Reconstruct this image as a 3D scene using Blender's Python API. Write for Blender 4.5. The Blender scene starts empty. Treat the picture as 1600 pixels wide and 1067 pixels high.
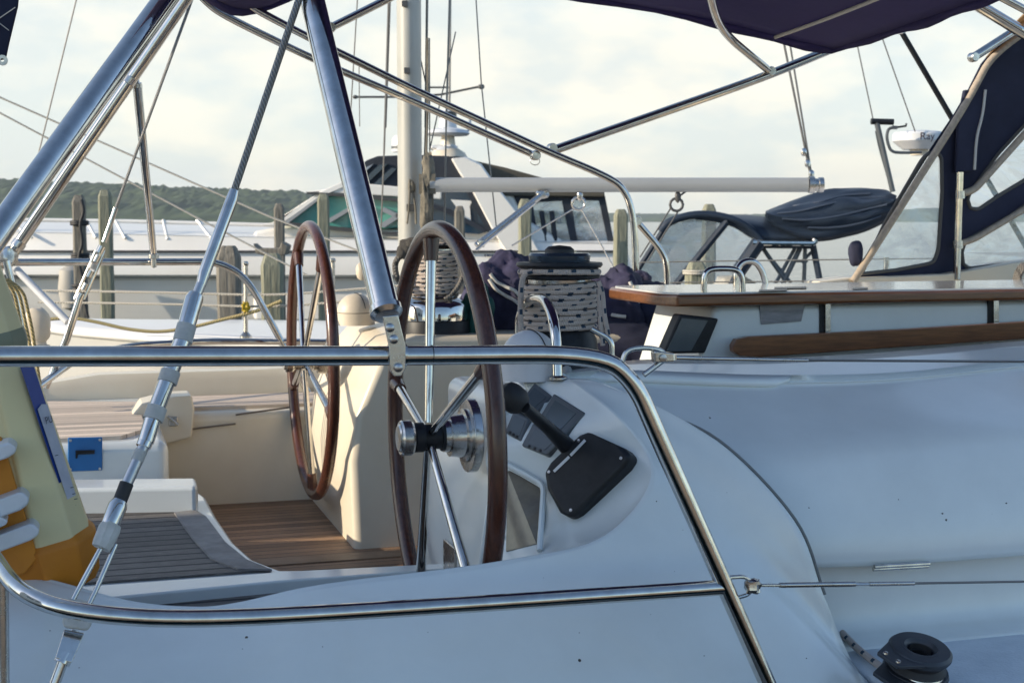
import bpy, math, random
from mathutils import Vector, Matrix, noise
from mathutils.geometry import tessellate_polygon
from mathutils.bvhtree import BVHTree
random.seed(7)
R = math.radians
scene = bpy.context.scene
# ---------------------------------------------------------------- camera
EYE = Vector((0, 0, 2.1))
FPX, CX, CY = 2222.2, 800.0, 533.5
PITCH = math.atan(188.5 / FPX)
cam_d = bpy.data.cameras.new('camera'); cam = bpy.data.objects.new('camera', cam_d)
scene.collection.objects.link(cam); scene.camera = cam
cam.location = EYE; cam.rotation_euler = (R(90) - PITCH, 0, 0)
cam_d.lens = 50; cam_d.sensor_width = 36; cam_d.clip_start = .05; cam_d.clip_end = 20000
cam_d.dof.use_dof = True; cam_d.dof.focus_distance = 2.9; cam_d.dof.aperture_fstop = 13
# ---------------------------------------------------------------- light
SUN_EL, SUN_AZ = R(19), R(-106)          # azimuth measured from +Y towards +X
w = bpy.data.worlds.new('World'); scene.world = w; w.use_nodes = True
wn, wl = w.node_tree.nodes, w.node_tree.links
wn.clear()
wo = wn.new('ShaderNodeOutputWorld'); bg = wn.new('ShaderNodeBackground')
sky = wn.new('ShaderNodeTexSky'); sky.sky_type = 'NISHITA'; sky.sun_disc = False
sky.sun_elevation = SUN_EL; sky.sun_rotation = SUN_AZ
sky.air_density = 1.0; sky.dust_density = .6; sky.ozone_density = 2.2
tc = wn.new('ShaderNodeTexCoord'); mp = wn.new('ShaderNodeMapping'); mp.inputs['Scale'].default_value = (1, 1, 4.5)
nz = wn.new('ShaderNodeTexNoise'); nz.inputs['Scale'].default_value = 3.3; nz.inputs['Detail'].default_value = 9; nz.inputs['Roughness'].default_value = .58
nz.inputs['Distortion'].default_value = .3
cr = wn.new('ShaderNodeValToRGB'); cr.color_ramp.elements[0].position = .40; cr.color_ramp.elements[1].position = .64
cr.color_ramp.elements[0].color = (.84,)*3 + (1,); cr.color_ramp.elements[1].color = (.97,)*3 + (1,)
nz2 = wn.new('ShaderNodeTexNoise'); nz2.inputs['Scale'].default_value = 14; nz2.inputs['Detail'].default_value = 8
cr2 = wn.new('ShaderNodeValToRGB'); cr2.color_ramp.elements[0].position = .40; cr2.color_ramp.elements[1].position = .62
cr2.color_ramp.elements[0].color = (3.85, 4.05, 3.85, 1); cr2.color_ramp.elements[1].color = (5.0, 4.75, 4.05, 1)
# thin cloud stays mostly towards the lake (north) side of the sky
sp = wn.new('ShaderNodeSeparateXYZ'); mr = wn.new('ShaderNodeMapRange')
mr.inputs['From Min'].default_value = -.1; mr.inputs['From Max'].default_value = .8
mr.inputs['To Min'].default_value = .0; mr.inputs['To Max'].default_value = 1.0
mz = wn.new('ShaderNodeMapRange'); mz.inputs['From Min'].default_value = .12; mz.inputs['From Max'].default_value = .45
mz.inputs['To Min'].default_value = 1.0; mz.inputs['To Max'].default_value = .12
mu = wn.new('ShaderNodeMath'); mu.operation = 'MULTIPLY'; mu2 = wn.new('ShaderNodeMath'); mu2.operation = 'MULTIPLY'
mx = wn.new('ShaderNodeMix'); mx.data_type = 'RGBA'
wl.new(tc.outputs['Generated'], mp.inputs['Vector']); wl.new(mp.outputs[0], nz.inputs['Vector']); mp2 = wn.new('ShaderNodeMapping'); mp2.inputs['Scale'].default_value = (1, 1, 2.2); wl.new(tc.outputs['Generated'], mp2.inputs['Vector']); wl.new(mp2.outputs[0], nz2.inputs['Vector'])
wl.new(nz.outputs['Fac'], cr.inputs[0]); wl.new(nz2.outputs['Fac'], cr2.inputs[0])
wl.new(tc.outputs['Generated'], sp.inputs[0]); wl.new(sp.outputs['Y'], mr.inputs['Value']); wl.new(sp.outputs['Z'], mz.inputs['Value'])
wl.new(cr.outputs[0], mu.inputs[0]); wl.new(mr.outputs[0], mu.inputs[1]); wl.new(mu.outputs[0], mu2.inputs[0]); wl.new(mz.outputs[0], mu2.inputs[1])
wl.new(mu2.outputs[0], mx.inputs['Factor']); wl.new(sky.outputs[0], mx.inputs['A']); wl.new(cr2.outputs[0], mx.inputs['B'])
wl.new(mx.outputs['Result'], bg.inputs['Color']); bg.inputs['Strength'].default_value = .15
wl.new(bg.outputs[0], wo.inputs[0])
sd = bpy.data.lights.new('sun', 'SUN'); sd.energy = 3.8; sd.angle = R(.6); sd.color = (1, .86, .66)
so = bpy.data.objects.new('sun', sd); scene.collection.objects.link(so)
sdir = Vector((math.sin(SUN_AZ) * math.cos(SUN_EL), math.cos(SUN_AZ) * math.cos(SUN_EL), math.sin(SUN_EL)))
so.rotation_euler = sdir.to_track_quat('Z', 'Y').to_euler()
scene.view_settings.view_transform = 'Standard'; scene.view_settings.look = 'None'
scene.view_settings.gamma = 1; scene.view_settings.exposure = 0.65
scene.render.engine = 'CYCLES'
# ---------------------------------------------------------------- picture to place
CP, SP_ = math.cos(PITCH), math.sin(PITCH)
def ray(px, py):
    a, b = (px - CX) / FPX, (CY - py) / FPX
    return Vector((a, CP + b * SP_, -SP_ + b * CP))
def PY(px, py, Y):
    d = ray(px, py); return EYE + d * (Y / d.y)
BETA = R(17); F = Vector((math.cos(BETA), math.sin(BETA), 0)); A = Vector((-math.sin(BETA), math.cos(BETA), 0))
C0 = Vector((-.40, 3.753, 0))
def L(u, v, z): return C0 + F * u + A * v + Vector((0, 0, z))
def BP(px, py, v):                    # a point of the yacht's fore-and-aft plane v
    d = ray(px, py); t = (v - (EYE - C0).dot(A)) / d.dot(A); return EYE + d * t
def BZ(px, py, z):
    d = ray(px, py); return EYE + d * ((z - EYE.z) / d.z)
def uvz(p): q = p - C0; return (q.dot(F), q.dot(A), p.z)
# ---------------------------------------------------------------- mesh tools
class MB:
    def __init__(s): s.v, s.f, s.uv, s.mi = [], [], {}, {}
    def add(s, vs, fs, uvs=None, mi=0):
        b = len(s.v); s.v += [Vector(p) for p in vs]
        for k, f in enumerate(fs):
            if uvs: s.uv[len(s.f)] = uvs[k]
            if mi: s.mi[len(s.f)] = mi
            s.f.append([b + i for i in f])
        return s
    def box(s, fn, a0, a1, b0, b1, c0, c1):
        p = [fn(a, b, c) for a in (a0, a1) for b in (b0, b1) for c in (c0, c1)]
        return s.add(p, [(0, 1, 3, 2), (4, 6, 7, 5), (0, 4, 5, 1), (2, 3, 7, 6), (0, 2, 6, 4), (1, 5, 7, 3)])
    def prism(s, pts, off, off0=None):        # outline -> thick plate, offset vector off
        pts = [Vector(p) for p in pts]; n = len(pts); off = Vector(off)
        if off0 is not None: pts = [p + Vector(off0) for p in pts]
        tri = tessellate_polygon([pts])
        return s.add(pts + [p + off for p in pts], [tuple(t) for t in tri] + [tuple(n + i for i in reversed(t)) for t in tri] +
                     [(i, (i + 1) % n, n + (i + 1) % n, n + i) for i in range(n)])
    def holed(s, loops, off):                 # outline with holes -> thick plate
        loops = [[Vector(p) for p in l] for l in loops]; off = Vector(off)
        flat = [p for l in loops for p in l]; n = len(flat); tri = tessellate_polygon(loops); fs = [tuple(t) for t in tri] + [tuple(n + i for i in reversed(t)) for t in tri]
        b = 0
        for l in loops:
            m = len(l); fs += [(b + i, b + (i + 1) % m, n + b + (i + 1) % m, n + b + i) for i in range(m)]; b += m
        return s.add(flat + [p + off for p in flat], fs)
    def loft(s, rings, closed=True, caps=True, uvs=False):
        n = len(rings[0]); vs = [p for r in rings for p in r]; fs = []; m = n if closed else n - 1
        for i in range(len(rings) - 1):
            for j in range(m):
                fs.append((i * n + j, i * n + (j + 1) % n, (i + 1) * n + (j + 1) % n, (i + 1) * n + j))
        s.add(vs, fs)
        if caps and closed:
            s.add(rings[0], [tuple(reversed(range(n)))]); s.add(rings[-1], [tuple(range(n))])
        return s
    def tube(s, pts, r, fil=0, n=16, caps=True, closed=False):
        pts = [Vector(p) for p in pts]; rr = r if isinstance(r, (list, tuple)) else None
        if fil: pts = fillet(pts, fil)
        m = len(pts)
        if rr and len(rr) != m: rr = [rr[0] + (rr[-1] - rr[0]) * i / (m - 1) for i in range(m)]
        T = []
        for i in range(m):
            a = pts[(i - 1) % m] if (closed or i) else pts[0]; b = pts[(i + 1) % m] if (closed or i < m - 1) else pts[-1]
            T.append((b - a).normalized())
        N = T[0].orthogonal().normalized(); rings = []; acc = 0; dist = []
        for i in range(m):
            if i: acc += (pts[i] - pts[i - 1]).length
            dist.append(acc)
            N = (N - T[i] * N.dot(T[i])).normalized(); B = T[i].cross(N); q = rr[i] if rr else r
            rings.append([pts[i] + (N * math.cos(2 * math.pi * k / n) + B * math.sin(2 * math.pi * k / n)) * q for k in range(n)])
        vs = [p for g in rings for p in g]; fs = []; us = []
        for i in range(m if closed else m - 1):
            i2 = (i + 1) % m; d2 = dist[i + 1] if i + 1 < m else acc + (pts[0] - pts[-1]).length
            for j in range(n):
                fs.append((i * n + j, i * n + (j + 1) % n, i2 * n + (j + 1) % n, i2 * n + j))
                us.append([(dist[i], j / n), (dist[i], (j + 1) / n), (d2, (j + 1) / n), (d2, j / n)])
        s.add(vs, fs, us)
        if caps and not closed:
            s.add(rings[0], [tuple(reversed(range(n)))]); s.add(rings[-1], [tuple(range(n))])
        return s
    def lathe(s, base, axis, prof, n=40, sx=1):   # prof: list of (radius, height along axis)
        base = Vector(base); axis = Vector(axis).normalized(); N = axis.orthogonal().normalized(); B = axis.cross(N)
        rings = [[base + axis * h + (N * math.cos(2 * math.pi * k / n) + B * math.sin(2 * math.pi * k / n)) * max(r, 1e-4) for k in range(n)] for r, h in prof]
        return s.loft(rings, caps=False)
    def grid(s, rows):
        n = len(rows[0]); vs = [p for r in rows for p in r]
        us = []; fs = []
        for i in range(len(rows) - 1):
            for j in range(n - 1):
                fs.append((i * n + j, i * n + j + 1, (i + 1) * n + j + 1, (i + 1) * n + j))
        return s.add(vs, fs)
    def blob(s, c, rad, seed=0, amp=.12, fr=3, n=28, e=.8, ax=None):
        c = Vector(c); rings = []
        for i in range(n // 2 + 1):
            th = math.pi * i / (n // 2); g = []
            for k in range(n):
                ph = 2 * math.pi * k / n
                sg = lambda x: math.copysign(abs(x) ** e, x)
                d = Vector((sg(math.sin(th)) * sg(math.cos(ph)), sg(math.sin(th)) * sg(math.sin(ph)), sg(math.cos(th))))
                q = 1 + amp * noise.noise(d * fr * .6 + Vector((seed * 7.3, 0, 0))) * 1.3 + amp * .6 * abs(noise.noise(d * fr * 1.7 + Vector((0, seed * 3.1, 0))))
                p = Vector((d.x * rad[0], d.y * rad[1], d.z * rad[2])) * q
                if ax: p = ax @ p
                g.append(c + p)
            rings.append(g)
        return s.loft(rings, caps=False)
def fillet(pts, fil, n=8):
    out = [pts[0]]
    for i in range(1, len(pts) - 1):
        p = pts[i]; a = pts[i - 1] - p; b = pts[i + 1] - p
        f = fil[min(i - 1, len(fil) - 1)] if isinstance(fil, (list, tuple)) else fil
        ta = min(f, a.length * .48); tb = min(f, b.length * .48); a = p + a.normalized() * ta; b = p + b.normalized() * tb
        for k in range(n + 1):
            t = k / n; out.append(a * (1 - t) ** 2 + p * 2 * t * (1 - t) + b * t * t)
    out.append(pts[-1]); return out
def cr_pts(P, k):                     # Catmull-Rom through the points
    P = [Vector(p) for p in P]; out = []
    for i in range(len(P) - 1):
        a = P[i - 1] if i else P[0] * 2 - P[1]; b, c = P[i], P[i + 1]; d = P[i + 2] if i + 2 < len(P) else P[-1] * 2 - P[-2]
        for j in range(k):
            t = j / k; out.append(.5 * ((2 * b) + (c - a) * t + (2 * a - 5 * b + 4 * c - d) * t * t + (3 * b - a - 3 * c + d) * t ** 3))
    out.append(P[-1]); return out
def dense(rows, ku, kv):
    rows = [cr_pts(r, ku) for r in rows]; cols = [cr_pts(list(c), kv) for c in zip(*rows)]
    return [list(r) for r in zip(*cols)]
XF = {}
def tag(o, label=None, cat=None, group=None, kind=None):
    if label: o['label'] = label
    if cat: o['category'] = cat
    if group: o['group'] = group
    if kind: o['kind'] = kind
    return o
def root(name, M, label, cat, group=None):
    if not isinstance(M, Matrix): M = Matrix.Translation(Vector(M))
    o = bpy.data.objects.new(name, None); scene.collection.objects.link(o); o.matrix_world = M; o.empty_display_size = .2
    XF[o.name] = M.inverted(); return tag(o, label, cat, group)
def emit(name, mb, mats, parent=None, smooth=35, bevel=0, solid=0, seg=3, label=None, loc=None, soff=-1):
    me = bpy.data.meshes.new(name)
    if parent is not None: X = XF[parent.name]
    elif loc is not None: X = Matrix.Translation(-Vector(loc))
    else: X = Matrix.Identity(4)
    me.from_pydata([X @ p for p in mb.v], [], mb.f)
    if not isinstance(mats, (list, tuple)): mats = [mats]
    for m in mats: me.materials.append(m)
    if mb.uv:
        ul = me.uv_layers.new(name='UVMap')
        for fi, us in mb.uv.items():
            for k, li in enumerate(me.polygons[fi].loop_indices): ul.data[li].uv = us[k]
    for fi, m in mb.mi.items(): me.polygons[fi].material_index = m
    import bmesh
    b = bmesh.new(); b.from_mesh(me); 
    bmesh.ops.recalc_face_normals(b, faces=b.faces); b.to_mesh(me); b.free()
    if smooth:
        me.polygons.foreach_set('use_smooth', [True] * len(me.polygons)); me.set_sharp_from_angle(angle=R(smooth))
    me.update()
    o = bpy.data.objects.new(name, me); scene.collection.objects.link(o)
    if parent is not None: o.parent = parent; XF[o.name] = X
    elif loc is not None: o.location = loc; XF[o.name] = X
    else: XF[o.name] = X
    if solid:
        m = o.modifiers.new('solid', 'SOLIDIFY'); m.thickness = solid; m.offset = soff
    if bevel:
        m = o.modifiers.new('bevel', 'BEVEL'); m.width = bevel; m.segments = seg; m.limit_method = 'ANGLE'; m.angle_limit = R(40); m.harden_normals = True
    if label: o['label'] = label
    return o
def W(x, y, z): return Vector((x, y, z))
# ---------------------------------------------------------------- materials
def mat(name, col, rough=.5, metal=0, coat=0, spec=None, nscale=0, namt=0, col2=None, bump=0, bscale=50, stretch=None, specks=0, trans=0, aniso=0, rvar=0):
    m = bpy.data.materials.new(name); m.use_nodes = True; N, K = m.node_tree.nodes, m.node_tree.links
    p = N['Principled BSDF']; p.inputs['Base Color'].default_value = (*col, 1); p.inputs['Roughness'].default_value = rough
    p.inputs['Metallic'].default_value = metal; p.inputs['Coat Weight'].default_value = coat; p.inputs['Coat Roughness'].default_value = .08
    if spec is not None: p.inputs['Specular IOR Level'].default_value = spec
    t = N.new('ShaderNodeTexCoord'); mp = N.new('ShaderNodeMapping'); K.new(t.outputs['Object'], mp.inputs[0])
    if stretch: mp.inputs['Scale'].default_value = stretch
    last = None
    if nscale:
        n = N.new('ShaderNodeTexNoise'); n.inputs['Scale'].default_value = nscale; n.inputs['Detail'].default_value = 7; n.inputs['Roughness'].default_value = .62
        K.new(mp.outputs[0], n.inputs['Vector']); r = N.new('ShaderNodeValToRGB'); r.color_ramp.elements[0].position = .35; r.color_ramp.elements[1].position = .65
        c2 = col2 or tuple(c * (1 - namt) for c in col)
        r.color_ramp.elements[0].color = (*col, 1); r.color_ramp.elements[1].color = (*c2, 1); K.new(n.outputs['Fac'], r.inputs[0]); last = r.outputs[0]
        if rvar:
            mrr = N.new('ShaderNodeMapRange'); mrr.inputs['To Min'].default_value = rough - rvar; mrr.inputs['To Max'].default_value = rough + rvar
            mrr.inputs['From Min'].default_value = .3; mrr.inputs['From Max'].default_value = .7
            K.new(n.outputs['Fac'], mrr.inputs['Value']); K.new(mrr.outputs[0], p.inputs['Roughness'])
    if specks:
        vo = N.new('ShaderNodeTexVoronoi'); vo.inputs['Scale'].default_value = specks; K.new(t.outputs['Object'], vo.inputs['Vector'])
        lt = N.new('ShaderNodeMath'); lt.operation = 'LESS_THAN'; lt.inputs[1].default_value = .02; K.new(vo.outputs['Distance'], lt.inputs[0])
        sc = N.new('ShaderNodeSeparateColor'); K.new(vo.outputs['Color'], sc.inputs[0]); g = N.new('ShaderNodeMath'); g.operation = 'GREATER_THAN'; g.inputs[1].default_value = .62
        K.new(sc.outputs[0], g.inputs[0]); ml = N.new('ShaderNodeMath'); ml.operation = 'MULTIPLY'; K.new(lt.outputs[0], ml.inputs[0]); K.new(g.outputs[0], ml.inputs[1])
        mx = N.new('ShaderNodeMix'); mx.data_type = 'RGBA'; K.new(ml.outputs[0], mx.inputs['Factor']); mx.inputs['B'].default_value = (.05, .045, .04, 1)
        if last: K.new(last, mx.inputs['A'])
        else: mx.inputs['A'].default_value = (*col, 1)
        last = mx.outputs['Result']
    if last: K.new(last, p.inputs['Base Color'])
    if bump:
        n = N.new('ShaderNodeTexNoise'); n.inputs['Scale'].default_value = bscale; n.inputs['Detail'].default_value = 5; K.new(mp.outputs[0], n.inputs['Vector'])
        b = N.new('ShaderNodeBump'); b.inputs['Strength'].default_value = bump; b.inputs['Distance'].default_value = .01; K.new(n.outputs['Fac'], b.inputs['Height']); K.new(b.outputs[0], p.inputs['Normal'])
    if trans:
        o = N['Material Output']; tr = N.new('ShaderNodeBsdfTranslucent'); tr.inputs[0].default_value = (*[min(1, c * 2.2) for c in col], 1)
        ms = N.new('ShaderNodeMixShader'); ms.inputs[0].default_value = trans; K.new(p.outputs[0], ms.inputs[1]); K.new(tr.outputs[0], ms.inputs[2]); K.new(ms.outputs[0], o.inputs['Surface'])
    return m
def m_teak(name, c1, c2, caulk, pitch=.05, axis='Y', rough=.6, line=.09):
    m = mat(name, c1, rough, nscale=9, col2=c2, stretch=(3, 40, 40) if axis == 'Y' else (40, 3, 40), bump=.25, bscale=14)
    N, K = m.node_tree.nodes, m.node_tree.links; p = N['Principled BSDF']; src = p.inputs['Base Color'].links[0].from_socket
    t = N.new('ShaderNodeTexCoord'); s = N.new('ShaderNodeSeparateXYZ'); K.new(t.outputs['Object'], s.inputs[0])
    a = N.new('ShaderNodeMath'); a.operation = 'DIVIDE'; a.inputs[1].default_value = pitch; K.new(s.outputs[axis], a.inputs[0])
    fr = N.new('ShaderNodeMath'); fr.operation = 'FRACT'; K.new(a.outputs[0], fr.inputs[0])
    lt = N.new('ShaderNodeMath'); lt.operation = 'LESS_THAN'; lt.inputs[1].default_value = line; K.new(fr.outputs[0], lt.inputs[0])
    fl = N.new('ShaderNodeMath'); fl.operation = 'FLOOR'; K.new(a.outputs[0], fl.inputs[0])
    wn_ = N.new('ShaderNodeTexWhiteNoise'); wn_.noise_dimensions = '1D'; K.new(fl.outputs[0], wn_.inputs['W'])
    mr = N.new('ShaderNodeMapRange'); mr.inputs['To Min'].default_value = .62; mr.inputs['To Max'].default_value = 1.2; K.new(wn_.outputs['Value'], mr.inputs['Value'])
    hm = N.new('ShaderNodeMix'); hm.data_type = 'RGBA'; hm.blend_type = 'MULTIPLY'; hm.inputs['Factor'].default_value = 1; K.new(src, hm.inputs['A']); K.new(mr.outputs[0], hm.inputs['B'])
    mx = N.new('ShaderNodeMix'); mx.data_type = 'RGBA'; K.new(lt.outputs[0], mx.inputs['Factor']); K.new(hm.outputs['Result'], mx.inputs['A']); mx.inputs['B'].default_value = (*caulk, 1)
    K.new(mx.outputs['Result'], p.inputs['Base Color']); return m
def m_rope(name, base, fleck, r=.006, strands=3, freq=190, flecks=True, rough=.8, metal=0):
    m = bpy.data.materials.new(name); m.use_nodes = True; N, K = m.node_tree.nodes, m.node_tree.links; p = N['Principled BSDF']
    p.inputs['Roughness'].default_value = rough; p.inputs['Metallic'].default_value = metal; p.inputs['Base Color'].default_value = (*base, 1)
    t = N.new('ShaderNodeTexCoord'); s = N.new('ShaderNodeSeparateXYZ'); K.new(t.outputs['UV'], s.inputs[0])
    def M(op, a, b=None):
        n = N.new('ShaderNodeMath'); n.operation = op
        for i, x in enumerate((a, b)):
            if x is None: continue
            if isinstance(x, (int, float)): n.inputs[i].default_value = x
            else: K.new(x, n.inputs[i])
        return n.outputs[0]
    along = M('MULTIPLY', s.outputs['X'], freq); ph = M('ADD', along, M('MULTIPLY', s.outputs['Y'], float(strands)))
    sn = M('SINE', M('MULTIPLY', ph, 2 * math.pi)); ph2 = M('SUBTRACT', along, M('MULTIPLY', s.outputs['Y'], float(strands))); sn2 = M('SINE', M('MULTIPLY', ph2, 2 * math.pi))
    h = M('MAXIMUM', sn, sn2) if flecks else sn
    b = N.new('ShaderNodeBump'); b.inputs['Strength'].default_value = .9; b.inputs['Distance'].default_value = r * .25; K.new(h, b.inputs['Height']); K.new(b.outputs[0], p.inputs['Normal'])
    if flecks:
        q = M('FRACT', M('ADD', M('MULTIPLY', s.outputs['X'], 20), M('MULTIPLY', M('FLOOR', M('MULTIPLY', s.outputs['Y'], 3)), .37)))
        g = M('LESS_THAN', q, .24); g2 = M('LESS_THAN', M('FRACT', M('MULTIPLY', s.outputs['Y'], 3)), .55); g = M('MULTIPLY', g, g2)
        mx = N.new('ShaderNodeMix'); mx.data_type = 'RGBA'; K.new(g, mx.inputs['Factor']); mx.inputs['A'].default_value = (*base, 1); mx.inputs['B'].default_value = (*fleck, 1); K.new(mx.outputs['Result'], p.inputs['Base Color'])
    else:
        mr = N.new('ShaderNodeMapRange'); mr.inputs['From Min'].default_value = -1; mr.inputs['To Min'].default_value = .6; K.new(sn, mr.inputs['Value'])
        mx = N.new('ShaderNodeMix'); mx.data_type = 'RGBA'; mx.blend_type = 'MULTIPLY'; mx.inputs['Factor'].default_value = 1; mx.inputs['A'].default_value = (*base, 1); K.new(mr.outputs[0], mx.inputs['B']); K.new(mx.outputs['Result'], p.inputs['Base Color'])
    return m
def m_clear(name, tint=(.9, .95, 1), haze=.12, gloss=.16):
    m = bpy.data.materials.new(name); m.use_nodes = True; N, K = m.node_tree.nodes, m.node_tree.links; N.remove(N['Principled BSDF']); o = N['Material Output']
    tr = N.new('ShaderNodeBsdfTransparent'); tr.inputs[0].default_value = (*tint, 1); gl = N.new('ShaderNodeBsdfGlossy'); gl.inputs['Roughness'].default_value = .05; gl.inputs[0].default_value = (.9, .9, .9, 1)
    df = N.new('ShaderNodeBsdfDiffuse'); df.inputs[0].default_value = (.7, .72, .75, 1)
    tcn = N.new('ShaderNodeTexCoord'); n = N.new('ShaderNodeTexNoise'); n.inputs['Scale'].default_value = 4; n.inputs['Detail'].default_value = 8; n.inputs['Distortion'].default_value = 1.2; K.new(tcn.outputs['Object'], n.inputs['Vector'])
    mr = N.new('ShaderNodeMapRange'); mr.inputs['From Min'].default_value = .4; mr.inputs['From Max'].default_value = .75; mr.inputs['To Min'].default_value = haze * .3; mr.inputs['To Max'].default_value = haze * 3; K.new(n.outputs['Fac'], mr.inputs['Value'])
    bu = N.new('ShaderNodeBump'); bu.inputs['Strength'].default_value = .35; bu.inputs['Distance'].default_value = .05; K.new(n.outputs['Fac'], bu.inputs['Height']); K.new(bu.outputs[0], gl.inputs['Normal'])
    a = N.new('ShaderNodeMixShader'); K.new(mr.outputs[0], a.inputs[0]); K.new(tr.outputs[0], a.inputs[1]); K.new(df.outputs[0], a.inputs[2])
    fr = N.new('ShaderNodeFresnel'); fr.inputs[0].default_value = 1.35; mm = N.new('ShaderNodeMath'); mm.operation = 'ADD'; mm.inputs[1].default_value = gloss * .5; K.new(fr.outputs[0], mm.inputs[0])
    b = N.new('ShaderNodeMixShader'); K.new(mm.outputs[0], b.inputs[0]); K.new(a.outputs[0], b.inputs[1]); K.new(gl.outputs[0], b.inputs[2]); K.new(b.outputs[0], o.inputs['Surface']); return m
GEL = mat('gelcoat', (.73, .77, .765), .22, nscale=2.2, col2=(.64, .675, .67), bump=.02, bscale=6, specks=7, coat=.3)
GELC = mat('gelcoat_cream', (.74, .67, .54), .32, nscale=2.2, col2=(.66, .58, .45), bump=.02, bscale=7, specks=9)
NONSKID = mat('nonskid_deck', (.60, .66, .72), .5, nscale=12, col2=(.5, .56, .62), bump=.25, bscale=160)
CHROME = mat('polished_steel', (.63, .61, .58), .08, 1, nscale=26, col2=(.50, .485, .46), rvar=.045, bump=.012, bscale=45)
STEEL = mat('worn_steel', (.60, .58, .56), .24, 1, nscale=22, col2=(.48, .46, .43), rvar=.1, bump=.03, bscale=90)
BOLT = mat('bolt_steel', (.45, .45, .46), .3, 1)
WOODR = mat('varnished_rim', (.088, .030, .018), .26, nscale=20, col2=(.050, .018, .012), stretch=(6, 6, 1), coat=.12, bump=.03)
WOODT = mat('varnished_teak', (.215, .085, .030), .32, nscale=10, col2=(.12, .045, .017), stretch=(1.2, 14, 14), coat=.4, bump=.04)
TEAKG = m_teak('weathered_teak', (.075, .065, .058), (.22, .20, .18), (.006, .006, .007), .056, line=.2)
TEAKW = m_teak('teak_sole', (.22, .13, .075), (.34, .22, .14), (.03, .024, .02), .045)
TEAKS = m_teak('teak_seat', (.68, .54, .42), (.78, .66, .54), (.30, .22, .16), .05)
TEAKB = mat('grey_teak_border', (.17, .16, .155), .6, nscale=14, col2=(.27, .26, .25), bump=.3, bscale=30)
NAVY = mat('navy_canvas', (.014, .017, .042), .85, nscale=7, col2=(.022, .026, .06), bump=.25, bscale=400)
PURP = mat('faded_navy_canvas', (.045, .042, .10), .85, nscale=2.2, col2=(.014, .015, .032), bump=.5, bscale=24)
BIMF = mat('bimini_canvas', (.075, .062, .15), .85, nscale=3, col2=(.055, .048, .11), bump=.2, bscale=30, trans=.40)
TANC = mat('tan_canvas', (.34, .25, .16), .8, nscale=5, col2=(.26, .19, .12), trans=.35)
WEB = mat('tan_webbing', (.46, .38, .29), .6, nscale=60, col2=(.34, .28, .22))
WHITEC = mat('white_piping', (.62, .60, .56), .7)
BLACKP = mat('black_plastic', (.008, .009, .012), .45, spec=.3, nscale=30, col2=(.016, .018, .022))
BLACKR = mat('black_rubber', (.02, .02, .022), .6)
GREYP = mat('grey_instrument_plastic', (.075, .085, .095), .35, nscale=8, col2=(.10, .11, .12))
SCREEN = mat('dark_screen', (.075, .09, .10), .15, nscale=5, col2=(.10, .115, .125))
BLUEP = mat('blue_plastic', (.02, .16, .42), .35, nscale=6, col2=(.015, .12, .33))
ROPE = m_rope('flecked_rope', (.58, .49, .43), (.03, .06, .10))
ROPEG = m_rope('grey_rope', (.16, .15, .14), (.05, .05, .05), freq=110)
ROPEY = m_rope('yellowish_rope', (.52, .42, .20), (.3, .24, .1), flecks=False, freq=70)
ROPEW = m_rope('white_line', (.62, .58, .50), (.3, .24, .1), flecks=False, freq=60)
WIRE = m_rope('wire_rope', (.34, .34, .34), (0, 0, 0), r=.005, strands=6, freq=120, flecks=False, rough=.4, metal=.6)
WIRET = mat('thin_wire', (.20, .19, .18), .4, .6)
TAPE = mat('rigging_tape', (.55, .55, .53), .5, nscale=30, col2=(.42, .42, .40), bump=.4, bscale=60)
CASE = mat('faded_beige_plastic', (.72, .62, .34), .5, nscale=5, col2=(.65, .56, .32), specks=14, bump=.03, bscale=30)
ORANGE = mat('orange_fabric', (.62, .23, .015), .6, nscale=6, col2=(.50, .17, .012), bump=.1, bscale=40)
WPLAS = mat('white_plastic', (.66, .67, .70), .35, nscale=8, col2=(.56, .58, .60))
CREAM = mat('cream_plastic', (.70, .62, .50), .45, nscale=8, col2=(.6, .53, .42))
LABB = mat('label_blue', (.008, .045, .26), .35); LABW = mat('label_white', (.50, .52, .60), .35, nscale=30, col2=(.40, .43, .52)); INK = mat('label_ink', (.02, .03, .07), .5)
TEAL = mat('teal_canvas', (.008, .085, .075), .85, nscale=10, col2=(.004, .04, .04), bump=.4, bscale=30)
CLEAR = m_clear('clear_vinyl', (.90, .93, .96), .06, .16)
CLEAR2 = m_clear('clear_cabin_vinyl', (.62, .68, .72), .16, .2)
PILE = mat('piling_wood', (.24, .22, .185), .85, nscale=9, col2=(.12, .11, .09), stretch=(6, 6, .5), bump=.9, bscale=9)
PILEG = mat('green_piling_wood', (.29, .29, .21), .85, nscale=9, col2=(.17, .17, .125), stretch=(6, 6, .5), bump=.8, bscale=9)
WBOAT = mat('white_boat_paint', (.82, .80, .76), .3, nscale=.9, col2=(.76, .73, .68), coat=.2)
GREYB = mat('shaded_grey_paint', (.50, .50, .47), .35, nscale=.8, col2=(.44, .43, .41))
STRIPE = mat('dark_stripe', (.06, .06, .06), .4)
MAST = mat('mast_paint', (.43, .43, .40), .4, nscale=3, col2=(.34, .34, .31), stretch=(1, 1, .3))
BOOM = mat('boom_paint', (.36, .37, .37), .3, nscale=3, col2=(.30, .31, .31), stretch=(.3, 1, 1))
GLASST = mat('teal_glass', (.04, .24, .21), .06, nscale=1.2, col2=(.10, .36, .30), spec=.8)
GLASSD = mat('dark_glass', (.012, .03, .06), .08, nscale=1.3, col2=(.02, .05, .09), spec=.7)
RUST = mat('rope_tangle_grime', (.20, .18, .14), .9, nscale=10, col2=(.10, .09, .07), bump=.6)
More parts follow.
